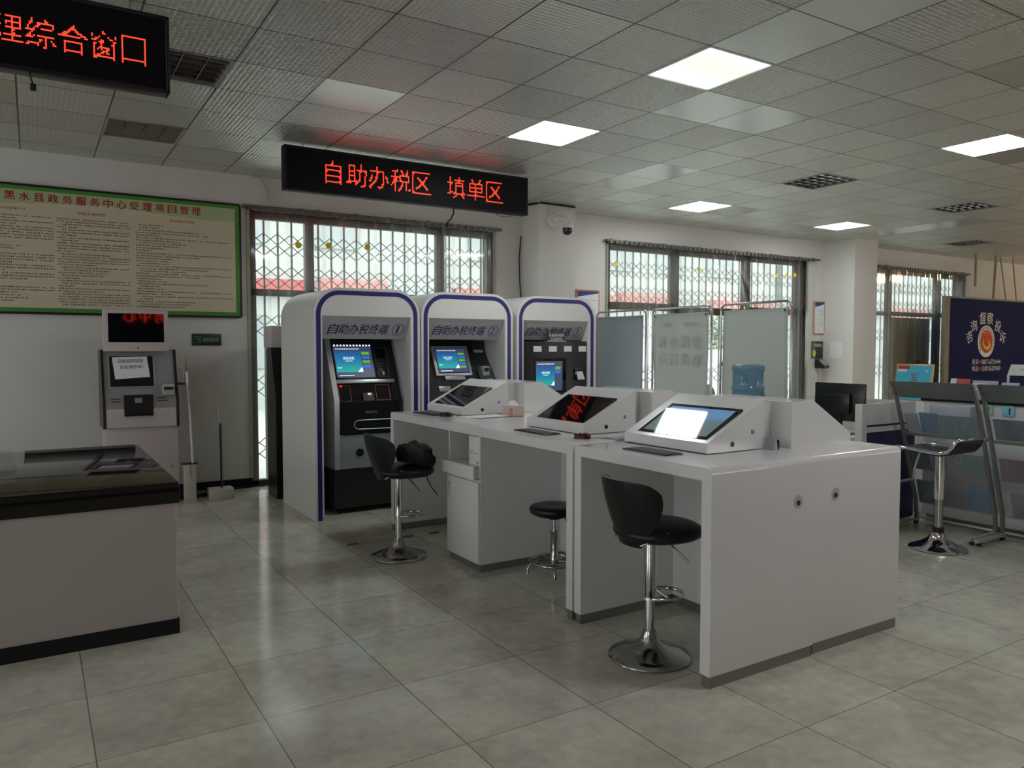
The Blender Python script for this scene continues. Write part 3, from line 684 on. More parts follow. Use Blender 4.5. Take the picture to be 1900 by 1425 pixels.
def shell(x0, wd, num, loc_lbl):
    t = thing('tax_kiosk', loc_lbl, 'kiosk', (x0+wd/2, KY+.5, 0), 'white arched self service kiosks')
    x1 = x0+wd; H = 2.02; r = .235; yb = 7.45
    a0, a1, zi = x0+.078, x1-.092, 1.775
    outer = lambda d: [(x0+d, 0)]+[(x, z) for x, z in reversed(arc(x0+r, H-r, r-d, 90, 180, 10))]+[(x, z) for x, z in reversed(arc(x1-r, H-r, r-d, 0, 90, 10))]+[(x1-d, 0)]
    MB().prismY(outer(0)+[(a1, 0), (a1, zi), (a0, zi), (a0, 0)], KY, yb).build('shell', M_kshell, t, smooth=50)
    so, si = outer(.024), outer(.063)
    MB().prismY(so+si[::-1], KY-.0025, KY+.001).build('stripe', M_navy, t, smooth=0)
    MB().box(a0, a1, yb-.06, yb-.01, 0, zi).build('back_panel', M_blackm, t)
    MB().prismX([(KY+.002, zi), (KY+.012, zi-.012), (KY+.12, 1.578), (KY+.16, 1.578), (KY+.16, zi)], a0, a1).build('header_plate', M_grey, t)
    # tilted label with the kiosk name
    dy, dz = .108, -.185; Pn = lambda x, s, e: (x, KY+.012+dy*s-e*.86, zi-.012+dz*s-e*.5)
    tl, tr_, bl, br = x0+.145, x1-.105, x0+.118, x1-.140
    m = MB(); q = [Pn(bl+.012, .86, .002), Pn(br-.01, .86, .002), Pn(br+.004, .80, .002), Pn(tr_+.004, .24, .002), Pn(tr_-.01, .18, .002), Pn(tl+.01, .18, .002), Pn(tl-.002, .24, .002), Pn(bl, .80, .002)]
    m.loft([q, [Vector(p)+Vector((0, -.003, -.002)) for p in q]]); lb = m.build('name_label', M_label, t, smooth=0)
    m = MB(); cw = .094
    for i, c_ in enumerate('自助办税终端'):
        xs = bl+.025+i*cw; o = Vector(Pn(xs, .76, .006)); m.text(c_, o, Vector((cw*.9, 0, 0)), Vector(Pn(xs+.02, .28, .006))-o); m.text(c_, o+Vector((.0028, -.0005, .0008)), Vector((cw*.9, 0, 0)), Vector(Pn(xs+.02, .28, .006))-o)
    o = Vector(Pn(br-.108+.026, .70, .006)); m.text(num, o+Vector((.012 if num == '1' else 0, 0, 0)), Vector((.018 if num == '1' else .038, 0, 0)), Vector(Pn(br-.108+.04, .34, .006))-o)
    c0 = Vector(Pn(br-.050, .52, .006)); V = (Vector(Pn(0, .2, .006))-Vector(Pn(0, .8, .006))).normalized(); U = Vector((1, 0, 0))
    m.tube([c0+U*.052*math.cos(k*math.pi/10)+V*.058*math.sin(k*math.pi/10)+U*.008*math.sin(k*math.pi/10) for k in range(20)], .0028, 5, closed=True)
    m.build('kiosk_name', M_navyink, lb, smooth=0)
    return t, a0, a1
N_ = Vector((0, -.48, .22)).normalized()
def PP(x, z, e=0):
    return Vector((x, 6.60+(z-1.02)*.4583, z))+N_*e
def pbox(m, x0, x1, z0, z1, e0, e1, bevel=0):
    return m.hexa([PP(x0, z0, e0), PP(x1, z0, e0), PP(x1, z1, e0), PP(x0, z1, e0), PP(x0, z0, e1), PP(x1, z0, e1), PP(x1, z1, e1), PP(x0, z1, e1)], bevel)
def body_prof(yb, z0, top=1.57, yl=6.60): return [(yl, z0), (yl, 1.02), (yl+(top-1.02)*.4583, top), (yb, top), (yb, z0)]
# kiosk 1
k1, a0, a1 = shell(2.035, .995, '1', 'white arched tax kiosk numbered 1, leftmost of the three')
mc = MB().prismX(body_prof(7.35, .44, yl=6.615), 2.262, 2.965).build('machine_body', M_gloss, k1)
MB().box(2.262, 2.965, 6.615, 7.35, .05, .44, .01).build('machine_base', mat('dark_green_black_metal', (.012, .017, .016), .4), k1)
for x in (2.33, 2.88):
    for y in (6.68, 7.25): MB().lathe([(0, 0), (.02, 0), (.02, .05), (0, .05)], (x, y, 0), 12).build('foot', M_blackm, k1)
side = [(6.585, .41), (6.585, 1.03), (6.84, 1.585), (6.94, 1.585), (6.94, .41)]
for xa, xb in ((2.258, 2.305), (2.918, 2.966)):
    MB().prismX([(y-.0, z) for y, z in side], xa, xb).build('silver_pillar', M_silver, k1)
low = [(2.262, .46)]+arc(2.31, .46, .048, 180, 270, 5)+arc(2.915, .46, .048, 270, 360, 5)+[(2.963, .72), (2.305, .72), (2.262, .72)]
MB().prismY(low, 6.590, 6.62).build('silver_lower_panel', M_silverp, k1)
bp_ = arc(2.35, .755, .04, 180, 270, 5)+arc(2.875, .755, .04, 270, 360, 5)+[(2.915, 1.02), (2.31, 1.02)]
lp_ = MB().prismY(bp_, 6.582, 6.62).build('black_lower_panel', M_gloss, k1)
MB().tube([(x, 6.579, z) for x, z in arc(2.48, .805, .04, 90, 270, 6)+arc(2.80, .78, .02, 270, 360, 4)+[(2.82, .84)]+arc(2.78, .825, .02, 45, 90, 2)], .004, 6, closed=True).build('paper_tray_outline', M_silver, lp_)
MB().text('请取走凭证', (2.545, 6.5805, .905), (.12, 0, 0), (0, 0, .022)).build('lettering', M_silverp, lp_)
MB().lathe([(0, 0), (.035, 0), (.035, .012), (0, .012)], (2.492, 6.578, .553), 20, 'y').build('lock_cover', M_blackm, k1)
m = MB(); pbox(m, 2.318, 2.712, 1.205, 1.53, .0, .006, .002); sc1 = m.build('screen_bezel', M_black, k1)
screen_content('screen', k1, 2.325, 2.690, 1.225, 1.51, lambda x, z, e: PP(x, z, .006+e), buttons=4)
m = MB()
for k in range(12): pbox(m, 2.335+k*.031, 2.349+k*.031, 1.512, 1.522, .006, .008)
m.build('indicator_lights', mat('white_led', (.8, .8, .8), .4, emis=(1, 1, 1), es=1.5), k1)
m = MB(); pbox(m, 2.306, 2.862, 1.172, 1.202, .0, .022, .003); m.build('silver_shelf_bar', M_silver, k1)
m = MB(); pbox(m, 2.722, 2.828, 1.222, 1.325, .0, .006, .003); kp = m.build('card_reader', M_black, k1)
m = MB(); m.tube([PP(2.724, 1.224, .007), PP(2.826, 1.224, .007), PP(2.826, 1.323, .007), PP(2.724, 1.323, .007)], .0022, 5, closed=True)
pbox(m, 2.766, 2.784, 1.245, 1.275, .006, .009); m.build('reader_outline', M_silver, kp)
m = MB(); m.tube([PP(2.722, 1.35, .003), PP(2.838, 1.35, .003), PP(2.838, 1.50, .003), PP(2.722, 1.50, .003)], .0016, 5, closed=True); m.build('slot_outline', M_silverp, k1)
MB().tube([PP(2.318, 1.02, .003), PP(2.425, 1.02, .003), PP(2.425, 1.155, .003), PP(2.318, 1.155, .003)], .002, 5, closed=True).build('door_outline', M_silver, k1)
m = MB(); m.tube([PP(2.668, 1.02, .003), PP(2.802, 1.02, .003), PP(2.802, 1.158, .003), PP(2.668, 1.158, .003)], .0025, 5, closed=True).build('door_outline', M_silver, k1)
m = MB(); pbox(m, 2.535, 2.64, 1.005, 1.085, .002, .012, .003); m.build('receipt_window', mat('dim_mauve_glass', (.10, .085, .085), .15), k1)
MB().lathe([(0, -.008), (.011, -.006), (.011, 0), (0, 0)], tuple(PP(2.345, 1.15, .004)), 14, 'y').build('red_button', mat('red_button', (.6, .01, .01), .3, emis=(1, .02, .01), es=.5), k1)
# kiosk 2
k2, a0, a1 = shell(3.045, .995, '2', 'white arched tax kiosk numbered 2, in the middle of the row')
MB().prismX(body_prof(7.35, .05), a0+.02, 3.775).build('machine_body', M_black, k2)
cv = [(6.56, .05), (6.56, 1.02)]+[(6.56+.30*math.sin(R(a))**2*1.0, 1.02+.54*a/90) for a in range(10, 91, 10)]+[(7.35, 1.56), (7.35, .05)]
MB().prismX(cv, 3.775, 3.952).build('side_module', mat('charcoal_plastic', (.035, .04, .045), .3), k2)
m = MB(); pbox(m, 3.305, 3.708, 1.215, 1.505, .0, .03, .01); m.build('screen_frame', M_silver, k2)
m = MB(); pbox(m, 3.335, 3.680, 1.238, 1.484, .03, .031); m.build('screen_bezel', M_gloss, k2)
screen_content('screen', k2, 3.342, 3.674, 1.246, 1.478, lambda x, z, e: PP(x, z, .031+e))
m = MB(); pbox(m, 3.40, 3.62, 1.178, 1.213, .0, .02, .003); m.build('print_tray', M_silverp, k2)
m = MB(); pbox(m, 3.315, 3.44, 1.075, 1.125, .0, .008, .003); m.build('receipt_slot', M_silverp, k2)
MC = lambda z: 6.56+.30*math.sin(R(min(90, max(0, (z-1.02)/.54*90))))**2
m = MB(); m.box(3.80, 3.905, MC(1.465)-.03, MC(1.465)+.04, 1.45, 1.478, .002); m.build('card_slot', M_silver, k2)
m = MB(); m.box(3.815, 3.89, MC(1.27)-.045, MC(1.27)+.06, 1.222, 1.315, .004); fp = m.build('fingerprint_reader', M_silver, k2)
MB().box(3.825, 3.88, MC(1.27)-.048, MC(1.27)-.04, 1.262, 1.30).build('reader_window', M_black, fp)
m = MB(); m.box(3.83, 3.90, MC(1.17)-.03, MC(1.17)+.05, 1.15, 1.19, .003); m.build('ticket_slot', M_silver, k2)
# kiosk 3
k3, a0, a1 = shell(4.088, .985, '3', 'white arched tax kiosk numbered 3, with four white stickers on its black front')
y3 = KY+.02
MB().box(a0+.005, a1-.005, y3, 7.3, .05, 1.565, .004).build('machine_body', M_black, k3)
for k in range(4):
    x = 4.298+k*.190; MB().box(x, x+.098, y3-.003, y3, 1.458, 1.515).build('sticker', M_paper, k3)
MB().box(4.315, 4.705, y3-.006, y3+.001, 1.03, 1.39).build('screen_bezel', M_gloss, k3)
screen_content('screen', k3, 4.322, 4.655, 1.06, 1.36, lambda x, z, e: (x, y3-.006-e, z), buttons=2)
MB().box(4.80, 4.965, y3-.004, y3, 1.16, 1.28, .001).build('reader_recess', M_gloss, k3)
MB().hexa([(4.835, y3-.005, 1.25), (4.91, y3-.005, 1.25), (4.945, y3-.005, 1.165), (4.855, y3-.005, 1.165), (4.835, y3-.012, 1.25), (4.91, y3-.012, 1.25), (4.945, y3-.012, 1.165), (4.855, y3-.012, 1.165)]).build('paper_slip', M_paper, k3)
ps = thing('placard', 'small dark placard with white writing standing on kiosk number 3', 'sign', (4.59, y3+.02, 1.565))
MB().box(4.485, 4.70, y3+.015, y3+.022, 1.567, 1.665).build('panel', M_black, ps)
MB().text('设备临时故障', (4.50, y3+.013, 1.612), (.185, 0, 0), (0, 0, .032)).text('正在维护中', (4.52, y3+.013, 1.575), (.145, 0, 0), (0, 0, .030)).text('“', (4.497, y3+.013, 1.648), (.012, 0, 0), (0, 0, .008)).build('lettering', M_wtext, ps)
MB().box(4.47, 4.715, y3+.005, y3+.05, 1.565, 1.571).build('base', M_silver, ps)
MB().box(4.36, 4.60, 6.6, 6.8, 2.02, 2.028, .001).build('flat_tray', M_blackm, loc=(4.48, 6.7, 2.02), label='thin black flat object lying on top of kiosk number 3', category='tray')
# terminal side edge seen behind kiosk 1
ts = thing('slim_terminal', 'dark tilted edge of a machine behind the left side of kiosk number 1', 'machine', (2.0, 7.75, 0))
MB().prismX([(7.62, 0), (7.62, 1.0), (7.78, 1.50), (7.95, 1.50), (7.95, 0)], 2.02, 2.42).build('body', M_black, ts)
MB().box(2.03, 2.41, 7.79, 8.1, 1.50, 1.72, .01).build('hood', M_kpink, ts)

# ------------------------------------------------------------------ desks, back to back
DZ = .975
def desk(x0, x1, y0, y1, label, front, bays):
    t = thing('workstation_desk', label, 'desk', ((x0+x1)/2, (y0+y1)/2, 0), 'white back-to-back desks')
    T = .058; r = .028
    prof = [(y0, .055)]+[(y, z) for y, z in reversed(arc(y0+r, DZ-r, r, 90, 180, 6))]+[(y, z) for y, z in reversed(arc(y1-r, DZ-r, r, 0, 90, 6))]+[(y1, .055), (y1-T, .055), (y1-T, DZ-T), (y0+T, DZ-T), (y0+T, .055)]
    MB().prismX(prof, x0, x1).build('top_and_sides', M_lam, t, smooth=50)
    for a in (y0, y1-T):
        MB().box(x0+.006, x1-.006, a+.006, a+T-.006, 0, .055).build('plinth', M_plinth, t)
    bx = (x1-.03, x1-.004) if front < 0 else (x0+.004, x0+.03)
    MB().box(bx[0], bx[1], y0+T, y1-T, .055, DZ-T).build('modesty_panel', M_lam, t)
    MB().box(bx[0], bx[1], y0+T, y1-T, 0, .055).build('plinth', M_plinth, t)
    return t
dA = desk(2.478, 3.185, 2.335, 3.325, 'nearest white desk of the front row, bar stool tucked before it', -1, 1)
dB = desk(2.478, 3.185, 3.342, 5.845, 'long white front desk with a lockable cupboard in its middle', -1, 2)
dC = desk(3.195, 3.905, 2.345, 3.325, 'white desk forming the right half of the near end panel', 1, 1)
dD = desk(3.195, 3.905, 3.342, 5.845, 'long white desk of the hidden rear row, behind the cupboard desk', 1, 2)
# end panel grommets
def grommet(P_, U, N, parent, r=.030):
    P_, U, N = Vector(P_), Vector(U), Vector(N); V = Vector((0, 0, 1))
    m = MB(); m.mat(M_silver).disc(P_, U, V, r, 24, N=N, t=.004); m.mat(M_black).disc(P_+N*.004-V*.008-U*.002, U, V, r*.42, 16, N=N, t=.002)
    m.build('cable_grommet', M_silver, parent)
grommet((3.055, 2.335, .775), (1, 0, 0), (0, -1, 0), dA); grommet((3.352, 2.345, .780), (1, 0, 0), (0, -1, 0), dC)
def under_cable(y, parent, pts):
    MB().lathe([(0, 0), (.034, 0), (.034, -.004), (0, -.004)], (3.155, y, .80), 20, 'x').build('cable_grommet', M_black, parent)
    MB().tube([(3.14, y+a, .80+b) for a, b in pts], .007, 6).build('cable', M_blackm, parent)
under_cable(3.20-.20, dA, [(0, 0), (-.08, .0), (-.14, -.02), (-.22, -.008), (-.3, .03), (-.4, .09)])
under_cable(4.13-.25, dB, [(0, 0), (-.06, -.05), (-.16, -.07), (-.27, -.05), (-.40, .0), (-.45, .1)])
# cupboard in the middle of desk B
cu = thing('cupboard', 'narrow white lockable cupboard built under the long desk', 'cabinet', (2.8, 4.62, 0))
ya, yb_ = 4.395, 4.850
m = MB().box(2.50, 3.157, ya, ya+.018, .05, DZ-.06).box(2.50, 3.157, yb_-.018, yb_, .05, DZ-.06).box(2.50, 3.15, ya+.018, yb_-.018, .05, .07).box(3.13, 3.15, ya+.018, yb_-.018, .07, DZ-.06).box(2.50, 3.13, ya+.018, yb_-.018, .60, .618)
m.build('carcass', M_lam, cu)
MB().box(2.505, 3.157, ya+.004, yb_-.004, 0, .05).build('plinth', M_plinth, cu)
dr_ = MB().box(2.482, 2.500, ya+.003, yb_-.003, .055, .602, .002).build('door', M_lam, cu)
lk = MB().lathe([(0, -.006), (.013, -.006), (.013, 0), (0, 0)], (2.482, yb_-.05, .545), 14, 'x'); lk.build('lock', M_chrome, dr_)
MB().box(2.474, 2.479, yb_-.056, yb_-.044, .475, .54, .001).tube([(2.474, yb_-.05+.014*math.cos(a*.6), .462+.014*math.sin(a*.6)) for a in range(11)], .002, 4, closed=True).build('key', M_silver, dr_)
dw = MB().box(2.445, 2.465, ya+.003, yb_-.003, .625, .712, .002).box(2.465, 3.10, ya+.02, ya+.034, .63, .700).box(2.465, 3.10, yb_-.034, yb_-.02, .63, .700).box(2.465, 3.10, ya+.034, yb_-.034, .63, .64).box(2.465, 3.10, ya+.03, yb_-.03, .700, .711).build('drawer', M_lam, cu)
ct = thing('paper_carton', 'upright white carton standing in the open shelf above the cupboard drawer', 'box', (2.55, 4.47, .711))
MB().box(2.50, 2.62, 4.416, 4.555, .712, .905, .003).build('box', M_white, ct)
MB().box(2.498, 2.5005, 4.42, 4.55, .79, .793).box(2.498, 2.5005, 4.425, 4.445, .722, .742).box(2.498, 2.5005, 4.50, 4.53, .80, .806).build('print_marks', M_silverp, ct)

# slanted console screens
CV = Vector((math.cos(R(28.5)), 0, math.sin(R(28.5)))); CN = Vector((-math.sin(R(28.5)), 0, math.cos(R(28.5))))
def console(y0, label, tint=None):
    y1 = y0+.62; xf, xb = 2.795, 3.205; t = thing('touch_console', label, 'console', ((xf+xb)/2, (y0+y1)/2, DZ), 'slanted white touch screen consoles')
    MB().prismY([(xf, DZ+.004), (xf, 1.030), (xb-.004, 1.2345), (xb, 1.231), (xb, DZ+.004)], y0, y1).build('body', M_lam, t, smooth=20)
    MB().box(xf+.01, xb-.01, y0+.01, y1-.01, DZ, DZ+.004).build('gasket', M_blackm, t)
    O = Vector((xf, 0, 1.030)); b = MB()
    b.obox(O, (0, 1, 0), CV, CN, y0+.030, y1-.080, .028, .322, -.025, .001); sc_ = b.build('screen', M_gloss, t)
    MB().lathe([(0, -.003), (.013, -.003), (.013, 0), (0, 0)], (xf+.175, y0, 1.015), 18, 'y').build('port_hole', M_black, t)
    MB().box(xb-.095, xb-.089, y0-.0015, y0, 1.062, 1.080).box(xb-.083, xb-.077, y0-.0015, y0, 1.062, 1.080).box(xb-.095, xb-.077, y0-.0015, y0, 1.060, 1.065).build('small_blue_mark', mat('blue_mark', (.03, .04, .5), .4), t)
    return t, sc_
c1, s1_ = console(2.665, 'nearest white touch console, screen mirroring a bright ceiling panel')
c2, s2_ = console(3.665, 'middle white touch console with red LED characters mirrored in its screen')
c3, s3_ = console(5.190, 'farthest white touch console, in front of kiosk number 2')
# dim picture on the near console display
m = MB(); O = Vector((2.795, 0, 1.030))
m.obox(O, (0, 1, 0), CV, CN, 2.720, 3.180, .052, .298, .001, .0014)
dm = bpy.data.materials.new('dim_touch_display'); dm.use_nodes = True; nt = dm.node_tree; b = nt.nodes['Principled BSDF']
b.inputs['Base Color'].default_value = (.01, .012, .014, 1); b.inputs['Roughness'].default_value = .03; b.inputs['Specular IOR Level'].default_value = .9
tc = nt.nodes.new('ShaderNodeTexCoord'); sx = nt.nodes.new('ShaderNodeSeparateXYZ'); nt.links.new(tc.outputs['Generated'], sx.inputs[0])
rp = nt.nodes.new('ShaderNodeValToRGB'); e = rp.color_ramp.elements; e[0].color = (.055, .085, .075, 1); e[1].color = (.06, .13, .24, 1); e[1].position = .75
e.new(.5).color = (.06, .09, .10, 1); nt.links.new(sx.outputs[0], rp.inputs[0]); nt.links.new(rp.outputs[0], b.inputs['Emission Color']); b.inputs['Emission Strength'].default_value = .9
m.build('display', dm, s1_)
def rear_console(y0, x0, label):
    y1 = y0+.62; t = thing('touch_console', label, 'console', (x0+.25, (y0+y1)/2, DZ), 'touch consoles of the rear desks')
    pr = [(x0, DZ), (x0, 1.215)]+[(x, z) for x, z in reversed(arc(x0+.16, 1.195, .03, 40, 90, 3))]+[(x0+.50, 1.030), (x0+.50, DZ)]
    MB().prismY(pr, y0, y1).build('body', M_lam, t, smooth=20)
    MB().prismY([(x0-.13, DZ), (x0-.13, 1.21), (x0, 1.21), (x0, DZ)], y0+.13, y1-.02).build('rear_housing', M_white, t)
    V = Vector((.316, 0, -.185)).normalized(); Nn = Vector((.185, 0, .316)).normalized()
    MB().obox((x0+.18, 0, 1.215), (0, 1, 0), V, Nn, y0+.05, y1-.05, .02, .33, -.003, .003).build('screen', M_gloss, t)
    return t
rear_console(2.60, 3.34, 'white console on the rear desk at the near end, seen from its side')
rear_console(3.66, 3.34, 'white console on the rear desk behind the middle touch console')
rear_console(5.16, 3.34, 'white console on the rear desk behind the farthest touch console')

# keyboards, mice, small things on the desk
def keyboard(x0, y0, y1, label):
    t = thing('keyboard', label, 'keyboard', (x0+.055, (y0+y1)/2, DZ), 'flat black keyboards')
    MB().box(x0, x0+.115, y0, y1, DZ, DZ+.006, .002).build('base', M_black, t)
    k = MB()
    for r_ in range(5):
        for c_ in range(int((y1-y0-.02)/.0215)): k.box(x0+.008+r_*.021, x0+.026+r_*.021, y0+.01+c_*.0215, y0+.028+c_*.0215, DZ+.006, DZ+.009)
    k.build('keys', M_silverp if False else mat('charcoal_keys', (.04, .042, .04), .5), t)
keyboard(2.585, 2.735, 3.055, 'flat dark keyboard in front of the nearest touch console')
keyboard(2.585, 3.76, 4.12, 'flat dark keyboard in front of the middle touch console')
keyboard(2.60, 5.30, 5.68, 'flat dark keyboard in front of the farthest touch console')
def mouse(x, y, m_, label, rz):
    t = thing('computer_mouse', label, 'mouse', (x, y, DZ)); rings = []
    for k in range(9):
        u = k/8; L = -.05+.1*u; w_ = .031*math.sqrt(max(.03, 1-(2*u-1)**2*.9)); h_ = .034*math.sqrt(max(.04, 1-(1.7*(u-.42))**2))
        rings.append([(x+L*math.cos(rz)-w_*math.cos(a*math.pi/8)*math.sin(rz), y+L*math.sin(rz)+w_*math.cos(a*math.pi/8)*math.cos(rz), DZ+h_*math.sin(a*math.pi/8)+.001) for a in range(9)])
    MB().loft(rings).build('body', m_, t, smooth=70)
    MB().tube([(x+.035*math.cos(rz), y+.035*math.sin(rz), DZ+.024), (x+.048*math.cos(rz), y+.048*math.sin(rz), DZ+.018)], .005, 8).build('wheel', M_blackm, t)
    return t
mo = mouse(2.685, 3.53, M_mouser, 'dark red mouse between the nearest and middle consoles', 2.2)
mouse(2.665, 5.215, M_mouseb, 'blue-black mouse at the far end of the desk row', 2.4)
MB().tube([(2.72, 3.49, DZ+.006), (2.80, 3.44, DZ+.004), (2.86, 3.42, DZ+.004), (2.95, 3.40, DZ+.004), (3.0, 3.40, DZ+.004)], .0035, 6).build('cable', M_silverp, mo)
MB().box(2.80, 2.92, 3.35, 3.45, DZ, DZ+.008, .002).build('notepad', M_silverp, loc=(2.86, 3.4, DZ), label='thin grey pad left of the nearest console', category='notepad')
pp = thing('paper_sheets', 'loose white sheets sticking out beside the farthest console', 'paper', (2.9, 5.08, DZ))
MB().box(2.74, 3.02, 4.98, 5.15, DZ, DZ+.003).hexa([(2.78, 4.92, DZ+.003), (3.08, 4.95, DZ+.003), (3.06, 5.14, DZ+.003), (2.76, 5.12, DZ+.003), (2.78, 4.92, DZ+.006), (3.08, 4.95, DZ+.006), (3.06, 5.14, DZ+.006), (2.76, 5.12, DZ+.006)]).build('sheets', M_paper, pp)
tb = thing('tissue_box', 'small pale pink tissue carton beside the farthest console', 'box', (3.14, 5.02, DZ))
MB().box(3.08, 3.175, 4.90, 5.08, DZ, DZ+.085, .008).build('box', M_tissue, tb)
MB().loft([[(3.13+.035*math.cos(a*.785), 4.99+.05*math.sin(a*.785), DZ+.085) for a in range(8)], [(3.13+.02*math.cos(a*.785+.3), 4.99+.04*math.sin(a*.785), DZ+.105) for a in range(8)], [(3.13+.006*math.cos(a*.785), 4.985+.02*math.sin(a*.785), DZ+.12) for a in range(8)]]).build('tissue', M_paper, tb)
MB().box(3.079, 3.0805, 4.92, 4.96, DZ+.015, DZ+.065).build('red_print', mat('pale_red_print', (.6, .25, .2), .5), tb)
cl = thing('card_holder', 'small upright grey holder behind the nearest console', 'holder', (3.22, 2.62, DZ))
MB().hexa([(3.20, 2.60, DZ), (3.235, 2.60, DZ), (3.235, 2.66, DZ), (3.20, 2.66, DZ), (3.207, 2.60, DZ+.062), (3.225, 2.60, DZ+.062), (3.225, 2.66, DZ+.062), (3.207, 2.66, DZ+.062)]).build('body', M_silverp, cl)
MB().box(3.236, 3.242, 2.598, 2.66, DZ, DZ+.05).build('black_edge', M_blackm, cl)

# ------------------------------------------------------------------ stools
def seat_blob(m, rx, ry, z0, z1, cx=0, cy=0, n=28, pw=2.3, dome=.0):
    rings = []
    for k in range(9):
        v = k/8; a = math.pi*(v-.5); rr_ = max(.02, math.cos(a))**.45; z = (z0+z1)/2+(z1-z0)/2*math.sin(a)
        ring = []
        for i in range(n):
            t = 2*math.pi*i/n; c_, s_ = math.cos(t), math.sin(t); q = (abs(c_)**pw+abs(s_)**pw)**(-1/pw)
            ring.append((cx+rx*rr_*q*c_, cy+ry*rr_*q*s_, z+(dome*(1-rr_) if v > .5 else 0)))
        rings.append(ring)
    m.loft(rings); return m
def bar_stool(label):
    t = thing('bar_stool', label, 'stool', (0, 0, 0), 'black bucket bar stools at the desks')
    MB().lathe([(0, .001), (.195, .001), (.20, .006), (.197, .014), (.15, .028), (.09, .050), (.055, .075), (.04, .10), (.032, .13), (0, .13)], n=48).build('base', M_chrome2, t, smooth=60)
    MB().lathe([(0, .12), (.0235, .12), (.0235, .32), (0, .32)], n=24).build('inner_post', M_chrome, t)
    MB().lathe([(0, .285), (.034, .285), (.034, .30), (.031, .31), (.031, .575), (0, .575)], n=24).build('post', M_chrome, t)
    lp2 = [(-.0, -.03, .285)]+[(.03+.15*math.sin(a*math.pi/12), -.085*math.cos(a*math.pi/12), .292-.012*math.sin(a*math.pi/12)) for a in range(13)]+[(0, .03, .285)]
    MB().tube([(.0, -.03, .29), (.03, -.075, .30)]+[(.05+.13*math.sin(a*math.pi/12), -.10*math.cos(a*math.pi/12), .30) for a in range(1, 12)]+[(.03, .075, .30), (0, .03, .29)], .009, 10).tube([(.02, -.03, .335), (.05, -.08, .305)], .006, 8).build('footrest', M_chrome, t, smooth=60)
    seat_blob(MB(), .215, .205, .575, .665, .045).build('seat', M_leather, t, smooth=80)
    # curved bucket back, wide at the top and tucked under the seat
    NT, NZ = 20, 14; outer, inner = [], []
    for k in range(NZ+1):
        s_ = k/NZ; z = .565+.325*s_
        th = R(34+40*math.sin(min(1, s_*1.3)*math.pi/2)-(15*max(0, (s_-.82)/.18)**2)); r0 = .165+.048*math.sin(s_*math.pi*.55); cx = .02-.05*s_
        ro, ri = [], []
        for i in range(NT+1):
            u = -1+2*i/NT; a = math.pi+u*th; drop = -.016*(abs(u)**2.5)*s_
            edge = .022*math.sqrt(max(0, 1-u**6))
            ro.append((cx+(r0)*math.cos(a), r0*1.0*math.sin(a), z+drop)); ri.append((cx+(r0-edge-.004)*math.cos(a), (r0-edge-.004)*math.sin(a), z+drop))
        outer.append(ro); inner.append(ri)
    m = MB(); rings = [o+list(reversed(i_)) for o, i_ in zip(outer, inner)]
    m.loft(rings); m.build('backrest', M_leather, t, smooth=75)
    for q in (-1, 1):
        MB().tube([(.02-.182*math.cos(R(a)), q*.182*math.sin(R(a)), .572+.0016*(a-30)) for a in range(35, 78, 7)], .0035, 6).build('seam_trim', M_chrome2, t, smooth=60)
    MB().tube([(.03, -.03, .585), (.06, -.08, .565), (.10, -.15, .50), (.106, -.16, .49)], [.005, .005, .005, .007], 8).build('height_lever', M_chrome2, t)
    return t
b1 = bar_stool('black bucket-back bar stool at the nearest desk'); b1.location = (2.507, 2.752, 0); b1.rotation_euler = (0, 0, R(-7))
b2 = dup(b1, (2.20, 5.06, 0), R(-7), 'black bucket-back bar stool carrying a dark bundle, in front of kiosk number 1')
# black bundle on the far stool
bn = thing('black_bundle', 'crumpled black cloth bag lying on the far bar stool', 'bag', (2.33, 5.03, .66))
m = MB(); bm = m.bm; bmesh.ops.create_icosphere(bm, subdivisions=4, radius=1)
from mathutils import noise as NZs
for v in bm.verts:
    p = v.co.copy(); d = 1+.22*NZs.noise(p*1.7)+.12*NZs.noise(p*4.1+Vector((3, 1, 2)))+.05*NZs.noise(p*9)
    p.z = max(-.55, p.z); v.co = Vector((2.315+p.x*.135*d, 5.00+p.y*.15*d, .725+p.z*.10*d+.035*(-p.x)))
m.build('cloth', M_cloth, bn, smooth=180)
MB().tube([(2.33, 4.90, .66), (2.34, 4.86, .56), (2.37, 4.84, .50), (2.40, 4.83, .46)], .004, 6).tube([(2.25, 4.93, .78), (2.30, 4.87, .76), (2.38, 4.86, .70)], .006, 6).build('strap', M_cloth, bn)

# round stool
rs = thing('round_stool', 'round black stool with a foot ring and five curved feet under the desk', 'stool', (2.905, 4.12, 0))
c0 = (2.905, 4.12)
MB().lathe([(0, .395), (.13, .395), (.160, .41), (.168, .43), (.160, .452), (.13, .462), (.06, .456), (0, .454)], (*c0, 0), 40).build('seat', M_leather, rs, smooth=80)
MB().lathe([(0, .37), (.045, .37), (.05, .396), (0, .396)], (*c0, 0), 20).box(2.95, 2.985, 4.04, 4.06, .36, .396).tube([(2.97, 4.03, .385), (3.0, 3.98, .37), (3.005, 3.975, .345)], .006, 6).build('seat_mechanism', M_blackm, rs)
MB().lathe([(0, .28), (.014, .28), (.014, .385), (0, .385)], (*c0, 0), 16).build('piston', M_chrome2, rs)
MB().lathe([(0, .07), (.032, .07), (.032, .11), (.026, .12), (.026, .275), (.029, .28), (.029, .29), (0, .29)], (*c0, 0), 20).build('column', M_chrome2, rs)
MB().tube([(c0[0]+.160*math.cos(a*math.pi/18), c0[1]+.160*math.sin(a*math.pi/18), .085) for a in range(36)], .010, 10, closed=True).build('foot_ring', M_chrome2, rs, smooth=80)
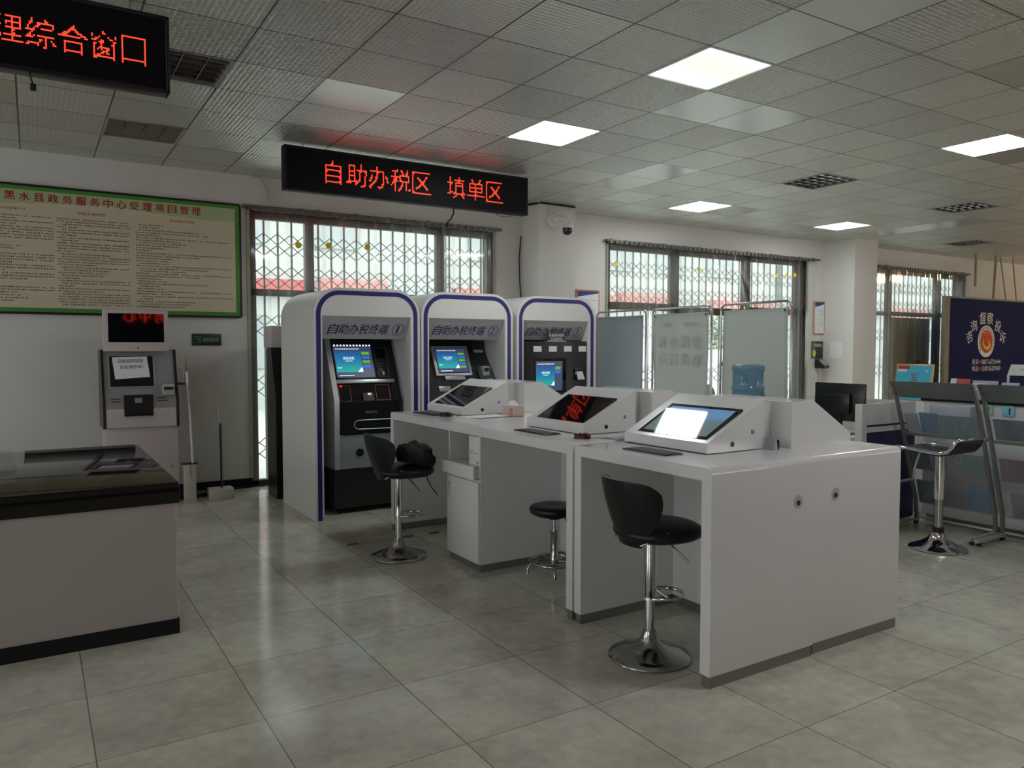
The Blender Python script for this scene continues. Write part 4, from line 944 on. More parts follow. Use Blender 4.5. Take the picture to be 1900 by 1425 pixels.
for k in range(5):
    a = R(20+72*k); u = Vector((math.cos(a), math.sin(a), 0)); c_ = Vector((*c0, 0))
    MB().tube([c_+u*.02+Vector((0, 0, .085)), c_+u*.10+Vector((0, 0, .088)), c_+u*.165+Vector((0, 0, .075)), c_+u*.185+Vector((0, 0, .045)), c_+u*.186+Vector((0, 0, .012))], [.012, .012, .011, .010, .011], 10).build('leg', M_chrome2, rs, smooth=80)

# chrome bar stool by the brochure racks (low curled-up back)
s3 = thing('chrome_bar_stool', 'chrome-framed bar stool with a dark violet seat beside the brochure racks', 'stool', (5.70, 3.12, 0))
c0 = (5.70, 3.12)
MB().lathe([(0, .001), (.195, .001), (.20, .007), (.19, .018), (.12, .045), (.075, .075), (.05, .105), (.042, .125), (0, .125)], (*c0, 0), 48).build('base', M_chrome, s3, smooth=60)
MB().lathe([(0, .12), (.040, .12), (.040, .165), (0, .165)], (*c0, 0), 24).build('collar', M_black, s3)
MB().lathe([(0, .16), (.030, .16), (.030, .38), (0, .38)], (*c0, 0), 24).build('inner_post', M_chrome2, s3)
MB().lathe([(0, .375), (.036, .375), (.038, .395), (.038, .72), (0, .72)], (*c0, 0), 24).build('post', M_chrome, s3)
sp = [(.24, .742), (.215, .758), (.12, .752), (0, .742), (-.10, .738), (-.155, .752), (-.19, .79), (-.215, .835)]     # (y offset forward, z)
wd = .195; L0 = [Vector((c0[0]-wd, c0[1]+a, z)) for a, z in sp]; L1 = [Vector((c0[0]+wd, c0[1]+a, z)) for a, z in sp]
m = MB(); th = .022
rings = []
for (a, z), in zip(sp):
    rings.append([(c0[0]-wd+.012, c0[1]+a, z), (c0[0]+wd-.012, c0[1]+a, z), (c0[0]+wd-.012, c0[1]+a, z-th), (c0[0]-wd+.012, c0[1]+a, z-th)])
m.loft(rings); m.build('seat', M_purple, s3, smooth=50)
fr_ = MB().tube(L0+[L0[-1]+Vector((.02, -.01, .008))]+[L1[-1]+Vector((-.02, -.01, .008))]+L1[::-1], .0125, 10, cap=True)
fr_.tube([L0[0], L0[0]+Vector((.02, .02, -.02)), L1[0]+Vector((-.02, .02, -.02)), L1[0]], .0115, 10); fr_.build('seat_frame', M_chrome, s3, smooth=80)
f2 = MB()
for x in (c0[0]-wd+.01, c0[0]+wd-.01):
    f2.tube([(x, c0[1]+.20, .745), (x, c0[1]+.26, .68), (x, c0[1]+.30, .55), (x, c0[1]+.31, .46)], .010, 10)
f2.tube([(c0[0]-wd+.01, c0[1]+.31, .46), (c0[0]+wd-.01, c0[1]+.31, .46)], .012, 10)
f2.build('footrest', M_chrome, s3, smooth=80)
MB().tube([(c0[0]+.02, c0[1]-.03, .72), (c0[0]+.03, c0[1]-.10, .68), (c0[0]+.04, c0[1]-.13, .63)], .004, 6).build('height_lever', M_chrome, s3)

# ------------------------------------------------------------------ left service counter, kiosk, poles
sc_ = thing('service_counter', 'low service counter with polished black stone top at the left edge', 'counter', (-.8, 5.2, 0))
MB().box(-2.4, .612, 4.305, 6.08, .077, .69).build('front_panel', M_counter, sc_)
MB().box(-2.42, .632, 4.286, 6.10, .69, .80, .006, 2).build('stone_top', M_stone, sc_)
MB().box(-2.38, .622, 4.295, 6.08, 0, .077).build('plinth', M_blackm, sc_)
MB().box(.612, .625, 4.32, 6.07, .077, .69).build('end_trim', M_white, sc_)
mt = MB().box(-.06, .60, 5.95, 6.09, .80, .806, .001); mt = mt.build('mesh_mat', mat('dark_mesh', (.045, .05, .055), .45, bump=1, bscale=220), loc=(.27, 6.02, .8), label='narrow dark mesh mat along the rear edge of the black stone top', category='mat')
ah = thing('acrylic_holder', 'clear acrylic leaflet holder on the left counter, cut by the photo edge', 'holder', (-.16, 5.0, .8))
m = MB().box(-.20, -.09, 4.70, 4.705, .80, .84).box(-.20, -.195, 4.70, 5.35, .80, .90).hexa([(-.20, 5.2, .80), (-.09, 5.2, .80), (-.09, 5.205, .80), (-.20, 5.205, .80), (-.20, 5.35, .90), (-.12, 5.35, .90), (-.12, 5.355, .90), (-.20, 5.355, .90)]); m.build('holder', M_acry, ah)
bf = thing('blue_folder', 'dark blue folder standing in the acrylic holder at the photo edge', 'folder', (-.25, 5.1, .8))
MB().box(-.33, -.215, 4.85, 5.25, .80, .94, .003).build('cover', M_blue, bf)

lk_ = thing('service_kiosk', 'pale pink and grey kiosk with a paper taped to its screen by the left wall', 'kiosk', (.87, 8.1, 0))
MB().box(.552, 1.175, 7.97, 8.38, .0, .755, .006).build('lower_cabinet', M_kpink, lk_)
MB().lathe([(0, -.004), (.012, -.004), (.012, 0), (0, 0)], (1.12, 7.968, .36), 12, 'y').build('lock', M_silverp, lk_)
MB().prismX([(7.93, .755), (7.93, 1.0), (7.99, 1.10), (8.10, 1.475), (8.38, 1.475), (8.38, .755)], .552, 1.165).build('upper_cabinet', mat('grey_metal_cabinet', (.33, .34, .34), .35, metal=.3, noise=.04), lk_)
for xa, xb in ((.535, .556), (1.160, 1.182)):
    MB().prismX([(7.915, .75), (7.915, 1.0), (7.975, 1.11), (8.085, 1.48), (8.38, 1.48), (8.38, .75)], xa, xb).build('black_side_edge', M_black, lk_)
MB().box(.562, 1.155, 7.918, 7.932, .757, .93).build('pink_apron', M_kpink, lk_)
kv = Vector((0, .11, .375)).normalized(); kn = Vector((0, -.375, .11)).normalized(); O = Vector((0, 7.99, 1.10))
m = MB().obox(O, (1, 0, 0), kv, kn, .59, .99, .02, .345, 0, .008, .002); kb = m.build('screen_surround', M_silverp, lk_)
MB().obox(O, (1, 0, 0), kv, kn, .605, .975, .035, .33, .008, .010).build('screen', M_gloss, kb)
pp2 = thing('paper_notice', 'white out-of-order paper taped over the screen of the left wall kiosk', 'notice', (.78, 8.0, 1.2))
c = lambda u, v, n: O+Vector((1, 0, 0))*u+kv*v+kn*n
MB().hexa([c(.648, .105, .011), c(.945, .125, .011), c(.925, .325, .011), c(.628, .318, .011), c(.648, .105, .013), c(.945, .125, .013), c(.925, .325, .013), c(.628, .318, .013)]).build('sheet', M_paper, pp2)
MB().text('设备临时故障', c(.672, .262, .0145), Vector((.22, 0, 0)), kv*.038).text('正在维护中！', c(.69, .205, .0145), Vector((.20, 0, 0)), kv*.038).build('lettering', M_ink, pp2)
tr1 = MB().box(.715, .95, 7.86, 7.934, .865, .875).build('printer_tray', M_blackm, lk_)
MB().box(.71, .955, 7.912, 7.931, .865, 1.06).build('printer_opening', M_black, lk_)
MB().box(.80, .86, 7.905, 7.915, .985, 1.03, .003).build('printer_latch', M_silverp, lk_)
MB().box(1.035, 1.14, 7.89, 7.99, 1.05, 1.155, .008).build('card_reader', M_silver, lk_)
MB().box(1.045, 1.13, 7.885, 7.892, 1.10, 1.13, .002).build('card_slot', M_black, lk_)
for x in (.60, .995): MB().box(x, x+.09, 7.925, 7.932, .995, 1.002).box(x, x+.07, 7.925, 7.932, 1.022, 1.029).build('slot', M_black, lk_)
hv = Vector((0, math.sin(R(2.5)), math.cos(R(2.5)))); hn = Vector((0, -math.cos(R(2.5)), math.sin(R(2.5)))); HO = Vector((0, 8.0, 1.465))
hd = MB().obox(HO, (1, 0, 0), hv, hn, .556, 1.112, 0, .388, -.06, 0, .006).build('display_head', M_kpink, lk_)
MB().obox(HO, (1, 0, 0), hv, hn, .600, 1.073, .085, .355, 0, .004).build('display', M_gloss, hd)
MB().lathe([(0, -.003), (.008, -.003), (.008, 0), (0, 0)], (.845, 8.004, 1.50), 10, 'y').build('camera_hole', M_black, hd)
kr = thing('wall_bracket', 'small metal bracket beside the left wall kiosk', 'bracket', (1.22, 8.1, 1.2))
MB().tube([(1.182, 8.0, 1.15), (1.24, 8.0, 1.15), (1.24, 8.0, 1.29), (1.182, 8.0, 1.29)], .005, 6).box(1.18, 1.25, 7.99, 8.03, 1.14, 1.165).build('bracket', M_chrome, kr)
# two poles in stands by the wall
p1 = thing('pole_stand', 'white upright box holding a tall pale pole with a red tip', 'pole', (1.27, 7.95, 0))
MB().box(1.217, 1.324, 7.92, 8.0, 0, .37, .003).build('box', M_wood, p1)
MB().box(1.20, 1.34, 7.91, 8.01, .37, .376).build('lid', M_blackm, p1)
MB().tube([(1.30, 7.96, .376), (1.285, 7.96, .8), (1.262, 7.96, 1.27)], .011, 8).build('pole', M_white, p1)
MB().tube([(1.262, 7.96, 1.27), (1.25, 7.96, 1.34), (1.252, 7.96, 1.40)], [.010, .005, .003], 8).build('red_tip', M_red, p1)
MB().tube([(1.27, 7.945, 1.14), (1.275, 7.945, .95)], .004, 6).tube([(1.268, 7.915, .37), (1.272, 7.915, .24)], .006, 6).build('wire', M_silverp, p1)
p2 = thing('pole_stand', 'thin dark pole standing in a low white block by the wall', 'pole', (1.55, 7.95, 0))
MB().box(1.445, 1.672, 7.90, 8.06, 0, .105, .006).build('block', M_wood, p2)
MB().tube([(1.565, 7.96, .105), (1.56, 7.96, .75)], .009, 8).build('pole', M_black, p2)
MB().tube([(1.578, 7.955, .105), (1.574, 7.955, .74)], .003, 8).build('chrome_rod', M_chrome, p2)
MB().tube([(1.56, 7.96, .75), (1.552, 7.96, .80), (1.545, 7.96, .95), (1.535, 7.96, 1.0)], [.006, .008, .003, .002], 8).build('tip', M_wood, p2)
cb_ = thing('cable_tangle', 'dark cables and adapter on the floor by the left wall', 'cable', (1.4, 8.2, 0))
MB().box(1.20, 1.46, 8.12, 8.26, 0, .05, .01).tube([(1.25+.05*math.cos(a*.9)*(1+.3*math.sin(a*2)), 8.15+.05*math.sin(a*.9), .06+.012*math.sin(a*1.7)) for a in range(18)], .008, 6).build('adapter', M_black, cb_)
MB().tube([(1.46, 8.2, .03), (1.6, 8.3, .01), (1.8, 8.38, .012), (2.1, 8.42, .012), (2.5, 8.44, .012)], .009, 6).build('cable', M_blackm, cb_)

# faded floor tape
tp = thing('floor_tape', 'worn yellow and black tape on the floor in front of kiosk number 1', 'tape', (2.3, 5.55, 0))
for k in range(7):
    x = 1.98+k*.115
    if k in (2, 5): continue
    MB().hexa([(x, 5.53, .0), (x+.09, 5.53, .0), (x+.11, 5.575, .0), (x+.02, 5.575, .0), (x, 5.53, .0015), (x+.09, 5.53, .0015), (x+.11, 5.575, .0015), (x+.02, 5.575, .0015)]).build('tape_piece', M_tape1 if k % 2 else mat('worn_black_tape', (.05, .05, .045), .6, noise=.3), tp)

# ------------------------------------------------------------------ privacy screen and water dispenser
pv = thing('privacy_screen', 'three-panel folding privacy screen with blue-grey and pale cloths', 'screen', (6.33, 6.5, 0))
def panel(ya, yb, m_, k):
    x = 6.33; r_ = .07; H = 1.96
    path = [(x, ya, .04), (x, ya, H-r_)]+[(x, ya+r_-r_*math.cos(a*math.pi/12), H-r_+r_*math.sin(a*math.pi/12)) for a in range(1, 7)]+[(x, yb-r_+r_*math.sin(a*math.pi/12), H-r_+r_*math.cos(a*math.pi/12)) for a in range(0, 6)]+[(x, yb, H-r_), (x, yb, .04)]
    f = MB().tube(path, .0125, 10)
    f.tube([(x, ya, .25), (x, yb, .25)], .010, 8).tube([(x-.18, ya, .035), (x+.18, ya, .035)], .012, 8)
    fo = f.build('frame', M_chrome2, pv, smooth=80)
    rows = []
    for i in range(13):
        z = .30+(1.895-.30)*i/12; row = []
        for j in range(13):
            u = j/12; y = ya+.035+(yb-ya-.07)*u+(.03*(1-z/1.9)*(1-2*u) if k == 1 else 0)
            row.append((x-.012+.010*math.sin(u*5+k)+.006*math.sin(z*4+u*3+k*2), y, z))
        rows.append(row)
    m = MB().loft(rows, close=False)
    for i in range(13): pass
    cl_ = m.build('cloth', m_, fo, smooth=180)
    sol = cl_.modifiers.new('thickness', 'SOLIDIFY'); sol.thickness = .003
    for y in (ya+.06, yb-.06): MB().disc((x-.026, y, 1.87), (0, 1, 0), (0, 0, 1), .010, 12, N=(-1, 0, 0)).build('eyelet', M_blackm, fo)
    return fo
pa = panel(7.06, 8.02, M_fabricA, 0); pb = panel(6.0, 6.94, M_fabricB, 1); pc = panel(4.95, 5.86, M_fabricB, 2)
m = MB()     # print showing through the middle cloth, mirrored
for r_, line in enumerate(('便民办税', '春风行动')):
    for i, c_ in enumerate(line):
        m.text(c_, (6.295, 6.135+i*.175, 1.50-.20*r_), (0, .135, 0), (0, 0, .135))
m.text('2023', (6.295, 6.17, 1.74), (0, .22, 0), (0, 0, .05)).text('税收', (6.295, 6.60, 1.735), (0, .10, 0), (0, 0, .055))
m.build('show_through_print', M_faint, pb, smooth=0)
wd_ = thing('water_dispenser', 'white water dispenser under the blue bottle, mostly hidden by consoles', 'dispenser', (5.14, 4.45, 0))
MB().box(4.98, 5.30, 4.29, 4.61, 0, .955, .02, 3).build('body', M_white, wd_)
MB().lathe([(0, 0), (.12, 0), (.115, .02), (0, .02)], (5.14, 4.45, .955), 24).build('bottle_seat', M_white, wd_)
wb_ = thing('water_bottle', 'large blue water bottle upside down on the dispenser', 'bottle', (5.14, 4.45, .97))
pr = [(0, .0), (.03, .0), (.03, .03), (.09, .06), (.125, .085), (.134, .11), (.129, .13), (.127, .165), (.131, .172), (.137, .185), (.137, .2), (.129, .212), (.127, .225), (.128, .285), (.128, .33), (.136, .342), (.138, .36), (.136, .378), (.120, .39), (.06, .394), (0, .392)]
MB().lathe(pr, (5.14, 4.45, .965), 48).build('bottle', M_bottle, wb_, smooth=60)
bl_ = MB(); u = Vector((-.78, -.63, 0)).normalized()
bl_.text('山泉', Vector((5.14, 4.45, 1.20))+u*.131+Vector((-.045, .056, 0))*.9, Vector((.05, -.062, 0)), (0, 0, .04)); bl_.build('lettering', mat('dark_teal_print', (.0, .10, .10), .4), wb_)

# ------------------------------------------------------------------ reception desk, counter and racks on the right
rd = thing('reception_desk', 'navy and white reception desk end behind the chrome bar stool', 'desk', (6.1, 4.5, 0))
MB().box(5.735, 6.50, 3.778, 3.80, .80, .87).build('white_strip', M_lam, rd)
MB().box(5.79, 6.50, 3.780, 3.80, .87, 1.035).build('white_upstand', M_lam, rd)
MB().box(5.79, 6.50, 3.777, 3.80, .845, .862).build('navy_line', M_navy, rd)
MB().box(5.79, 6.50, 3.782, 3.81, .03, .80).build('navy_panel', mat('navy_panel', (.010, .014, .075), .3, noise=.1), rd)
MB().box(5.728, 5.792, 3.775, 3.84, 0, 1.035).build('white_post', M_kshell, rd)
MB().box(5.74, 6.50, 3.80, 4.88, .715, .745).build('worktop', mat('pale_beige_top', (.55, .52, .44), .4, noise=.05), rd)
MB().box(6.48, 6.50, 3.80, 4.88, 0, 1.035).build('front_panel', M_lam, rd)
mn = thing('monitor', 'black flat monitor seen from behind on the reception desk', 'monitor', (6.0, 4.2, .745))
MB().box(5.99, 6.02, 3.93, 4.42, .86, 1.19, .006).build('housing', M_black, mn)
MB().box(5.955, 5.99, 4.05, 4.30, .93, 1.10, .01).build('rear_cover', M_black, mn)
MB().box(5.98, 6.00, 4.14, 4.21, .76, .93).box(5.90, 6.08, 4.05, 4.30, .745, .757, .004).build('stand', M_black, mn)
MB().box(5.79, 5.89, 3.90, 4.35, .745, .75, .001).build('paper_stack', M_paper, loc=(5.9, 4.1, .745), label='white papers lying in front of the black monitor', category='paper')
ph = thing('desk_phone', 'black desk phone on the reception desk left of the monitor', 'phone', (5.95, 4.75, .745))
MB().prismY([(5.86, .745), (5.86, .77), (6.08, .85), (6.08, .745)], 4.62, 4.82).build('body', M_black, ph)
MB().tube([(5.88, 4.66, .80), (5.97, 4.66, .85), (6.07, 4.66, .88)], [.02, .012, .02], 10).build('handset', M_black, ph)
MB().tube([(6.0, 4.95, .78), (5.99, 4.96, .95), (5.98, 4.99, 1.10)], .004, 6).build('pen', M_blackm, loc=(6, 4.95, .745), label='thin dark stick standing up left of the monitor', category='pen')
mug = thing('pen_cup', 'pale cup with dark items left of the monitor', 'cup', (6.0, 4.95, .745))
MB().lathe([(0, 0), (.038, 0), (.042, .10), (.038, .10), (.035, .01), (0, .01)], (6.0, 4.95, .745), 20).build('cup', M_white, mug)
MB().lathe([(0, 0), (.05, 0), (.05, .12), (.03, .16), (0, .16)], (6.1, 4.85, .745), 20).build('thermos', mat('pale_yellow_plastic', (.60, .58, .42), .4), loc=(6.1, 4.85, .745), label='pale yellowish canister left of the black monitor', category='canister')
wc_ = thing('white_counter', 'long white counter behind the grey brochure racks', 'counter', (6.9, 1.5, 0))
MB().box(6.56, 7.25, -2.0, 3.74, .06, 1.04).build('body', M_lam, wc_)
MB().box(6.60, 7.25, -2.0, 3.72, 0, .06).build('plinth', M_plinth, wc_)
MB().box(6.54, 7.28, -2.02, 3.76, 1.04, 1.07, .004).build('worktop', M_blackm, wc_)

def rack(yc, label, sheets):
    t = thing('brochure_rack', label, 'rack', (6.2, yc, 0), 'grey metal brochure racks')
    P_ = [(6.380, .045), (6.362, .21), (6.262, .495), (6.200, .68), (6.135, .863), (6.045, 1.093), (6.004, 1.167), (5.962, 1.225)]
    hw = .318
    for y in (yc-hw, yc+hw):
        m = MB(); w_ = .011; n = len(P_); pts = [(x-.018, z) for x, z in P_]+[(x+.012, z) for x, z in reversed(P_)]
        m.prismY(pts, y-w_, y+w_); m.build('upright', M_rack, t)
        MB().box(5.98, 6.40, y-.016, y+.016, .03, .055, .003).build('foot', M_silver, t)
        for x in (6.03, 6.37):
            MB().lathe([(0, -.012), (.022, -.012), (.022, .012), (0, .012)], (x, y, .022), 14, 'y').build('caster', M_black, t)
    m = MB().hexa([(6.040, yc-hw, 1.095), (6.040, yc+hw, 1.095), (6.050, yc+hw, 1.095), (6.050, yc-hw, 1.095), (5.955, yc-hw, 1.228), (5.955, yc+hw, 1.228), (5.965, yc+hw, 1.228), (5.965, yc-hw, 1.228)])
    m.build('header_board', M_rack, t)
    b = MB()
    for dy in (-hw, hw):
        for s_ in (.2, .8):
            b.lathe([(0, -.006), (.007, -.006), (.007, 0), (0, 0)], (6.035-.08*s_, yc+dy, 1.10+.12*s_), 8, 'x')
    b.build('bolts', M_blackm, t)
    MB().tube([(6.385, yc-hw, .06), (6.385, yc+hw, .06)], .010, 8).build('crossbar', M_silver, t)
    for k, (zb, zt, xb) in enumerate(((.805, .965, 6.165), (.485, .66, 6.275), (.190, .39, 6.365))):
        xt = xb-.062
        sh = MB().box(xb-.01, xb+.11, yc-hw+.02, yc+hw-.02, zb-.006, zb).hexa([(xb-.01, yc-hw+.02, zb), (xb-.007, yc-hw+.02, zb), (xb-.007, yc+hw-.02, zb), (xb-.01, yc+hw-.02, zb), (xt-.01, yc-hw+.02, zt), (xt-.007, yc-hw+.02, zt), (xt-.007, yc+hw-.02, zt), (xt-.01, yc+hw-.02, zt)])
        sh.box(xb+.107, xb+.11, yc-hw+.02, yc+hw-.02, zb, zb+.07); sh.build('acrylic_shelf', M_acry, t)
        if k == 0: MB().box(xb-.015, xb+.115, yc-hw+.01, yc+hw-.01, zb-.03, zb-.008, .002).build('shelf_bar', M_rack, t)
        for (u0, u1, m_, lab, dz) in sheets[k]:
            y1_, y0_ = yc+hw-.03-(2*hw-.06)*u0, yc+hw-.03-(2*hw-.06)*u1
            bk = MB().hexa([(xb+.002, y0_, zb+.002), (xb+.014, y0_, zb+.002), (xb+.014, y1_, zb+.002), (xb+.002, y1_, zb+.002), (xt+.002, y0_, zt+dz), (xt+.010, y0_, zt+dz), (xt+.010, y1_, zt+dz), (xt+.002, y1_, zt+dz)])
            bk.build('brochure', m_, loc=(xb, (y0_+y1_)/2, zb), label=lab, category='brochure', group='brochures in the racks')
bA = mat('slate_blue_cover', (.15, .25, .40), .4, noise=.1); bB = mat('grey_blue_cover', (.22, .29, .36), .4, noise=.1); bC = mat('grey_teal_cover', (.19, .31, .36), .4, noise=.1)
bD = mat('mauve_grey_cover', (.28, .26, .30), .4, noise=.1); bE = mat('light_grey_cover', (.42, .44, .50), .4, noise=.1); bF = mat('dark_slate_cover', (.11, .15, .21), .4, noise=.1)
bG = mat('muted_red_cover', (.26, .17, .21), .4, noise=.1); bH = mat('green_grey_cover', (.20, .33, .32), .4, noise=.1)
rack(3.36, 'left brochure rack with grey header board, right behind the chrome stool', [
    [(0, .19, bE, 'pale grey brochure at the left end of the top shelf, left rack', .0), (.21, .47, bA, 'slate blue brochure on the top shelf of the left rack', .01), (.49, .66, bB, 'grey-blue brochure on the top shelf of the left rack', .0), (.67, 1.0, bC, 'wide grey-teal brochure at the right end of the top shelf, left rack', .0)],
    [(0, .26, bF, 'dark slate brochure at the left end of the middle shelf, left rack', 0), (.28, .42, bA, 'narrow blue brochure on the middle shelf of the left rack', 0), (.45, .68, bD, 'mauve-grey brochure on the middle shelf of the left rack', 0), (.70, 1.0, bH, 'green-grey brochure at the right end of the middle shelf, left rack', 0)],
    [(0, .26, bF, 'dark slate brochure at the left end of the bottom shelf, left rack', 0), (.28, .68, bD, 'wide mauve-grey leaflet with small print on the bottom shelf, left rack', 0), (.70, 1.0, bA, 'slate blue brochure at the right end of the bottom shelf, left rack', 0)]])
rack(2.67, 'right brochure rack with grey header board, cut by the photo edge', [
    [(0, .50, bF, 'wide dark slate brochure on the top shelf of the right rack', .0), (.54, 1.0, bC, 'grey-teal brochure on the top shelf of the right rack', .0)],
    [(0, .45, bG, 'muted red brochure on the middle shelf of the right rack', 0), (.46, 1.0, bB, 'grey-blue brochure on the middle shelf of the right rack', 0)],
    [(.08, 1.0, bD, 'wide mauve-grey brochure on the bottom shelf of the right rack', 0)]])
# things on the white counter
def slab(name, label, cat, y0, y1, z0, z1, x, m_, lean=.06, th=.012, group=None, parts=None):
    t = thing(name, label, cat, (x, (y0+y1)/2, z0), group)
    U = Vector((0, -1, 0)); V = Vector((lean, 0, z1-z0)).normalized(); N = Vector((-(z1-z0), 0, lean)).normalized(); h = math.hypot(lean, z1-z0)
    return t, Vector((x, y1, z0)), U, V, N, y1-y0, h
t, O, U, V, N, w_, h = slab('framed_poster', 'gold framed cyan poster with a red character, standing on the white counter', 'poster', 3.855, 4.20-.46+.47, 1.07, 1.35, 6.86, None, .05)
t.location = (6.86, 4.0, 1.05)
MB().obox(O, U, V, N, 0, w_, -.3, h, -.015, 0, .002).build('frame', M_gold, t)
MB().obox(O, U, V, N, .015, w_-.015, -.05, h-.015, 0, .002).build('poster', M_cyan, t)
MB().obox(O, U, V, N, .015, w_-.015, -.285, -.06, 0, .002).build('lower_sheet', M_paper, t)
m = MB(); m.mat(M_red).obox(O, U, V, N, .02, .13, h-.05, h-.018, .002, .003); m.mat(M_wtext).obox(O, U, V, N, .02, .11, h-.075, h-.05, .002, .003)
m.mat(M_redtxt).text('军', O+U*.15+V*(h-.17)+N*.003, U*.07, V*.085).text('人', O+U*.16+V*(h-.26)+N*.003, U*.04, V*.06).mat(M_wtext).text('★', O+U*.28+V*(h-.08)+N*.003, U*.03, V*.03)
m.build('poster_print', None, t, smooth=0)
# stand under the poster so that it rests on something real
MB().box(6.80, 7.2, 3.80, 4.25, 0, .775, .004).build('side_table', M_lam, loc=(7.0, 4.0, 0), label='low white side table beyond the left end of the white counter', category='table')
items = [('red and white booklet with a round emblem', 3.44, 3.60, 1.07, 1.235, M_red), ('grey photo-cover booklet', 3.22, 3.42, 1.07, 1.225, bE), ('pale blue booklet', 3.06, 3.19, 1.07, 1.215, mat('pale_blue_cover', (.42, .60, .72), .4, noise=.1))]
for lab, y0, y1, z0, z1, m_ in items:
    t, O, U, V, N, w_, h = slab('booklet', lab+' on the white counter under the banner', 'booklet', y0, y1, z0, z1, 6.66, m_)
    MB().obox(O, U, V, N, 0, w_, 0, h, -.01, 0).build('cover', m_, t)
    m = MB(); m.mat(M_wtext)
    if 'red' in lab:
        m.obox(O, U, V, N, 0, .05, 0, h, .0005, .001); m.text('办税指南', O+U*.06+V*(h*.5)+N*.002, U*.09, V*.03).mat(M_redtxt).disc(O+U*.026+V*(h*.45)+N*.002, U, V, .018, 16, hole=.011, N=tuple(N), t=.001)
    else: m.obox(O, U, V, N, .02, w_*.6, h*.75, h*.85, .0005, .001).obox(O, U, V, N, .02, w_*.45, h*.5, h*.55, .0005, .001)
    m.build('cover_print', None, t, smooth=0)
ws = thing('counter_sign', 'white tabletop sign board at the right edge above the right rack', 'sign', (6.9, 2.9, 1.07))
MB().hexa([(6.86, 2.62, 1.27), (6.87, 2.62, 1.27), (6.87, 3.22, 1.27), (6.86, 3.22, 1.27), (6.88, 2.62, 1.36), (6.89, 2.62, 1.36), (6.89, 3.20, 1.36), (6.88, 3.20, 1.36)]).box(6.86, 6.87, 3.205, 3.22, 1.07, 1.27).box(6.86, 6.87, 2.62, 2.635, 1.07, 1.27).build('board', M_white, ws)
MB().text('一件事', (6.856, 3.12, 1.295), (0, -.2, 0), (.010, 0, .045)).build('lettering', M_ink, ws)
bh = thing('leaflet_box', 'pastel leaflet holder on the counter under the white sign board', 'holder', (6.75, 3.0, 1.07))
m = MB(); cols = [mat('pastel_yellow', (.7, .68, .40), .5), mat('pastel_pink', (.72, .42, .46), .5), mat('pastel_cyan', (.40, .66, .70), .5)]
MB().box(6.70, 6.80, 2.70, 3.14, 1.07, 1.12).build('tray', M_acry, bh)
for k in range(3): MB().box(6.72, 6.735, 3.0-k*.14, 3.12-k*.14, 1.075, 1.20-.02*(k == 0)).build('leaflets', cols[k], bh)
for k, (y, m_, lab) in enumerate(((3.18, mat('mint_sticker', (.38, .66, .42), .5), 'mint green'), (3.02, mat('light_cyan_sticker', (.30, .66, .78), .5), 'light cyan'))):
    t = thing('card_box', lab+' card pack on the face of the white counter behind the right rack', 'card', (6.55, y, .95))
    MB().box(6.545, 6.56, y-.01, y+.08, .955, 1.038, .002).build('pack', m_, t)
    MB().box(6.543, 6.5455, y+.02, y+.03, .97, 1.02).build('print', M_navyink, t)
bx = thing('grey_box', 'pale grey-lilac box on the counter top behind the left rack', 'box', (6.5, 3.5, .9))
bx.location = (6.5, 3.46, .0)
MB().hexa([(6.42, 3.28, .90), (6.545, 3.28, .90), (6.545, 3.62, .90), (6.42, 3.62, .90), (6.45, 3.30, 1.02), (6.545, 3.30, 1.02), (6.545, 3.63, 1.02), (6.45, 3.63, 1.02)], .004).build('box', bE, bx)

# navy banner hanging from rods far right
bn_ = thing('hanging_banner', 'large navy notice banner in a weathered frame hanging from rods at the right', 'banner', (16.9, 8.1, .4))
bx0, bx1, bz0, bz1 = 14.80, 19.2, .42, 2.49; by = 8.1
MB().box(bx0, bx0+.16, by-.03, by+.05, bz0, bz1, .004).box(bx1-.16, bx1, by-.03, by+.05, bz0, bz1, .004).box(bx0+.16, bx1-.16, by-.03, by+.05, bz1-.035, bz1, .004).box(bx0+.16, bx1-.16, by-.03, by+.05, bz0, bz0+.04, .004).build('frame', M_weather, bn_)
MB().box(bx0+.16, bx1-.16, by-.01, by+.02, bz0+.04, bz1-.035).build('panel', M_banner, bn_)
m = MB(); cx, cz = 16.35, 1.625; yy = by-.014
for ch, x, z, a, s_ in (('咨', 15.71, 1.71, 38, .24), ('询', 15.87, 1.93, 28, .24), ('督', 16.20, 2.09, 4, .25), ('察', 16.48, 2.09, -4, .25), ('投', 16.80, 1.94, -22, .24), ('诉', 17.0, 1.72, -36, .24)):
    U = Vector((math.cos(R(a*.6)), 0, math.sin(R(a*.6))))*s_; V = Vector((-math.sin(R(a*.6)), 0, math.cos(R(a*.6))))*s_*.98
    m.text(ch, Vector((x, yy, z))-U/2-V/2, U, V)
m.text('投诉', (15.84, yy, 1.165), (.24, 0, 0), (0, 0, .105)).text('0837-6724444', (16.20, yy, 1.165), (.74, 0, 0), (0, 0, .095))
m.text('电话', (15.84, yy, 1.03), (.24, 0, 0), (0, 0, .105)).text('15892620969', (16.20, yy, 1.03), (.74, 0, 0), (0, 0, .095))
m.build('lettering', M_wtext, bn_)
m = MB()
for z in (1.215, 1.08): m.lathe([(0, -.002), (.035, -.002), (.035, .002), (0, .002)], (16.13, yy, z), 16, 'y')
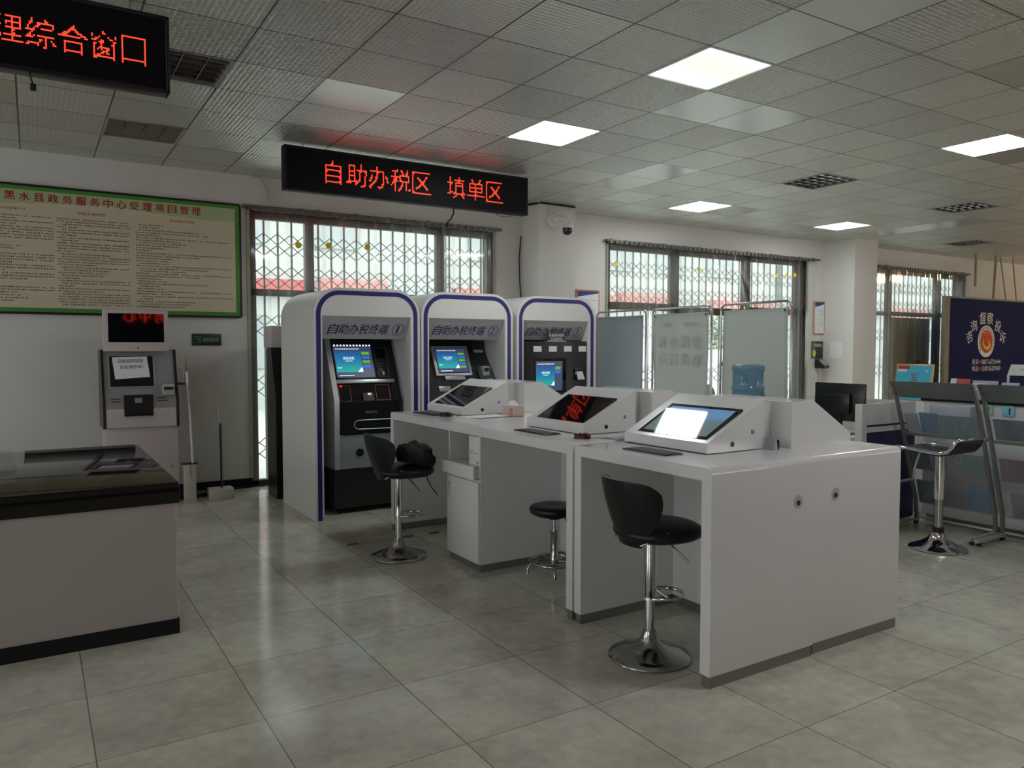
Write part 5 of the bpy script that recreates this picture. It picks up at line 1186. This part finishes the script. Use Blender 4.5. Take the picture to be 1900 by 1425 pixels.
m.build('red_phone_mark', M_red, bn_)
em = MB().lathe([(0, -.004), (.32, -.004), (.32, .004), (0, .004)], (cx, yy, cz), 40, 'y').build('emblem', M_wtext, bn_)
MB().lathe([(0, -.002), (.235, -.002), (.235, .002), (0, .002)], (cx, yy-.006, cz), 32, 'y').build('emblem_red_disc', mat('emblem_red', (.62, .07, .03), .5), em)
m = MB(); pts = []
for k in range(40):
    a = k/39*4.6+2.6; r_ = .16-.0025*k; pts.append((cx+r_*math.cos(a), yy-.010, cz-.03+r_*.95*math.sin(a)))
m.tube(pts, [.012+.03*math.sin(k/39*math.pi) for k in range(40)], 6)
for a in (60, 90, 120, 75, 105): m.lathe([(0, -.002), (.014, -.002), (.014, 0), (0, 0)], (cx+.19*math.cos(R(a)), yy-.010, cz+.19*math.sin(R(a))), 5, 'y')
m.build('emblem_gold_swirl', mat('emblem_gold', (.85, .55, .04), .5), em)
m = MB()
for k in range(26):
    a = R(-40+k*10.4)
    m.box(cx+.275*math.cos(a)-.011, cx+.275*math.cos(a)+.011, yy-.0065, yy-.004, cz+.275*math.sin(a)-.016, cz+.275*math.sin(a)+.016)
m.build('emblem_ring_marks', M_navyink, em)
for k, (x, z, xt) in enumerate(((16.62, 2.49, 16.70), (16.58, 2.49, 16.64), (17.12, 2.49, 16.85), (17.55, 2.49, 17.35))):
    MB().tube([(x, by, z-.02), (xt, by, HC)], .013, 6).build('hanging_rod', M_weather, bn_)
MB().box(15.95, 15.99, 8.12, 8.15, 2.72, HC).build('rod', M_weather, loc=(15.97, 8.13, 2.7), label='short free-ending rod hanging from the ceiling left of the banner rods', category='rod')

# warm lamp further right, lighting the far wall
wl = thing('warm_ceiling_lamp', 'warm round ceiling lamp beyond the right edge of the photo', 'light', (19.2, 5.0, HC))
MB().lathe([(0, 0), (.28, 0), (.26, -.07), (.15, -.10), (0, -.105)], (19.2, 5.0, HC), 28).build('shade', mat('warm_diffuser', (.9, .8, .6), .5, emis=(1, .70, .36), es=42), wl)
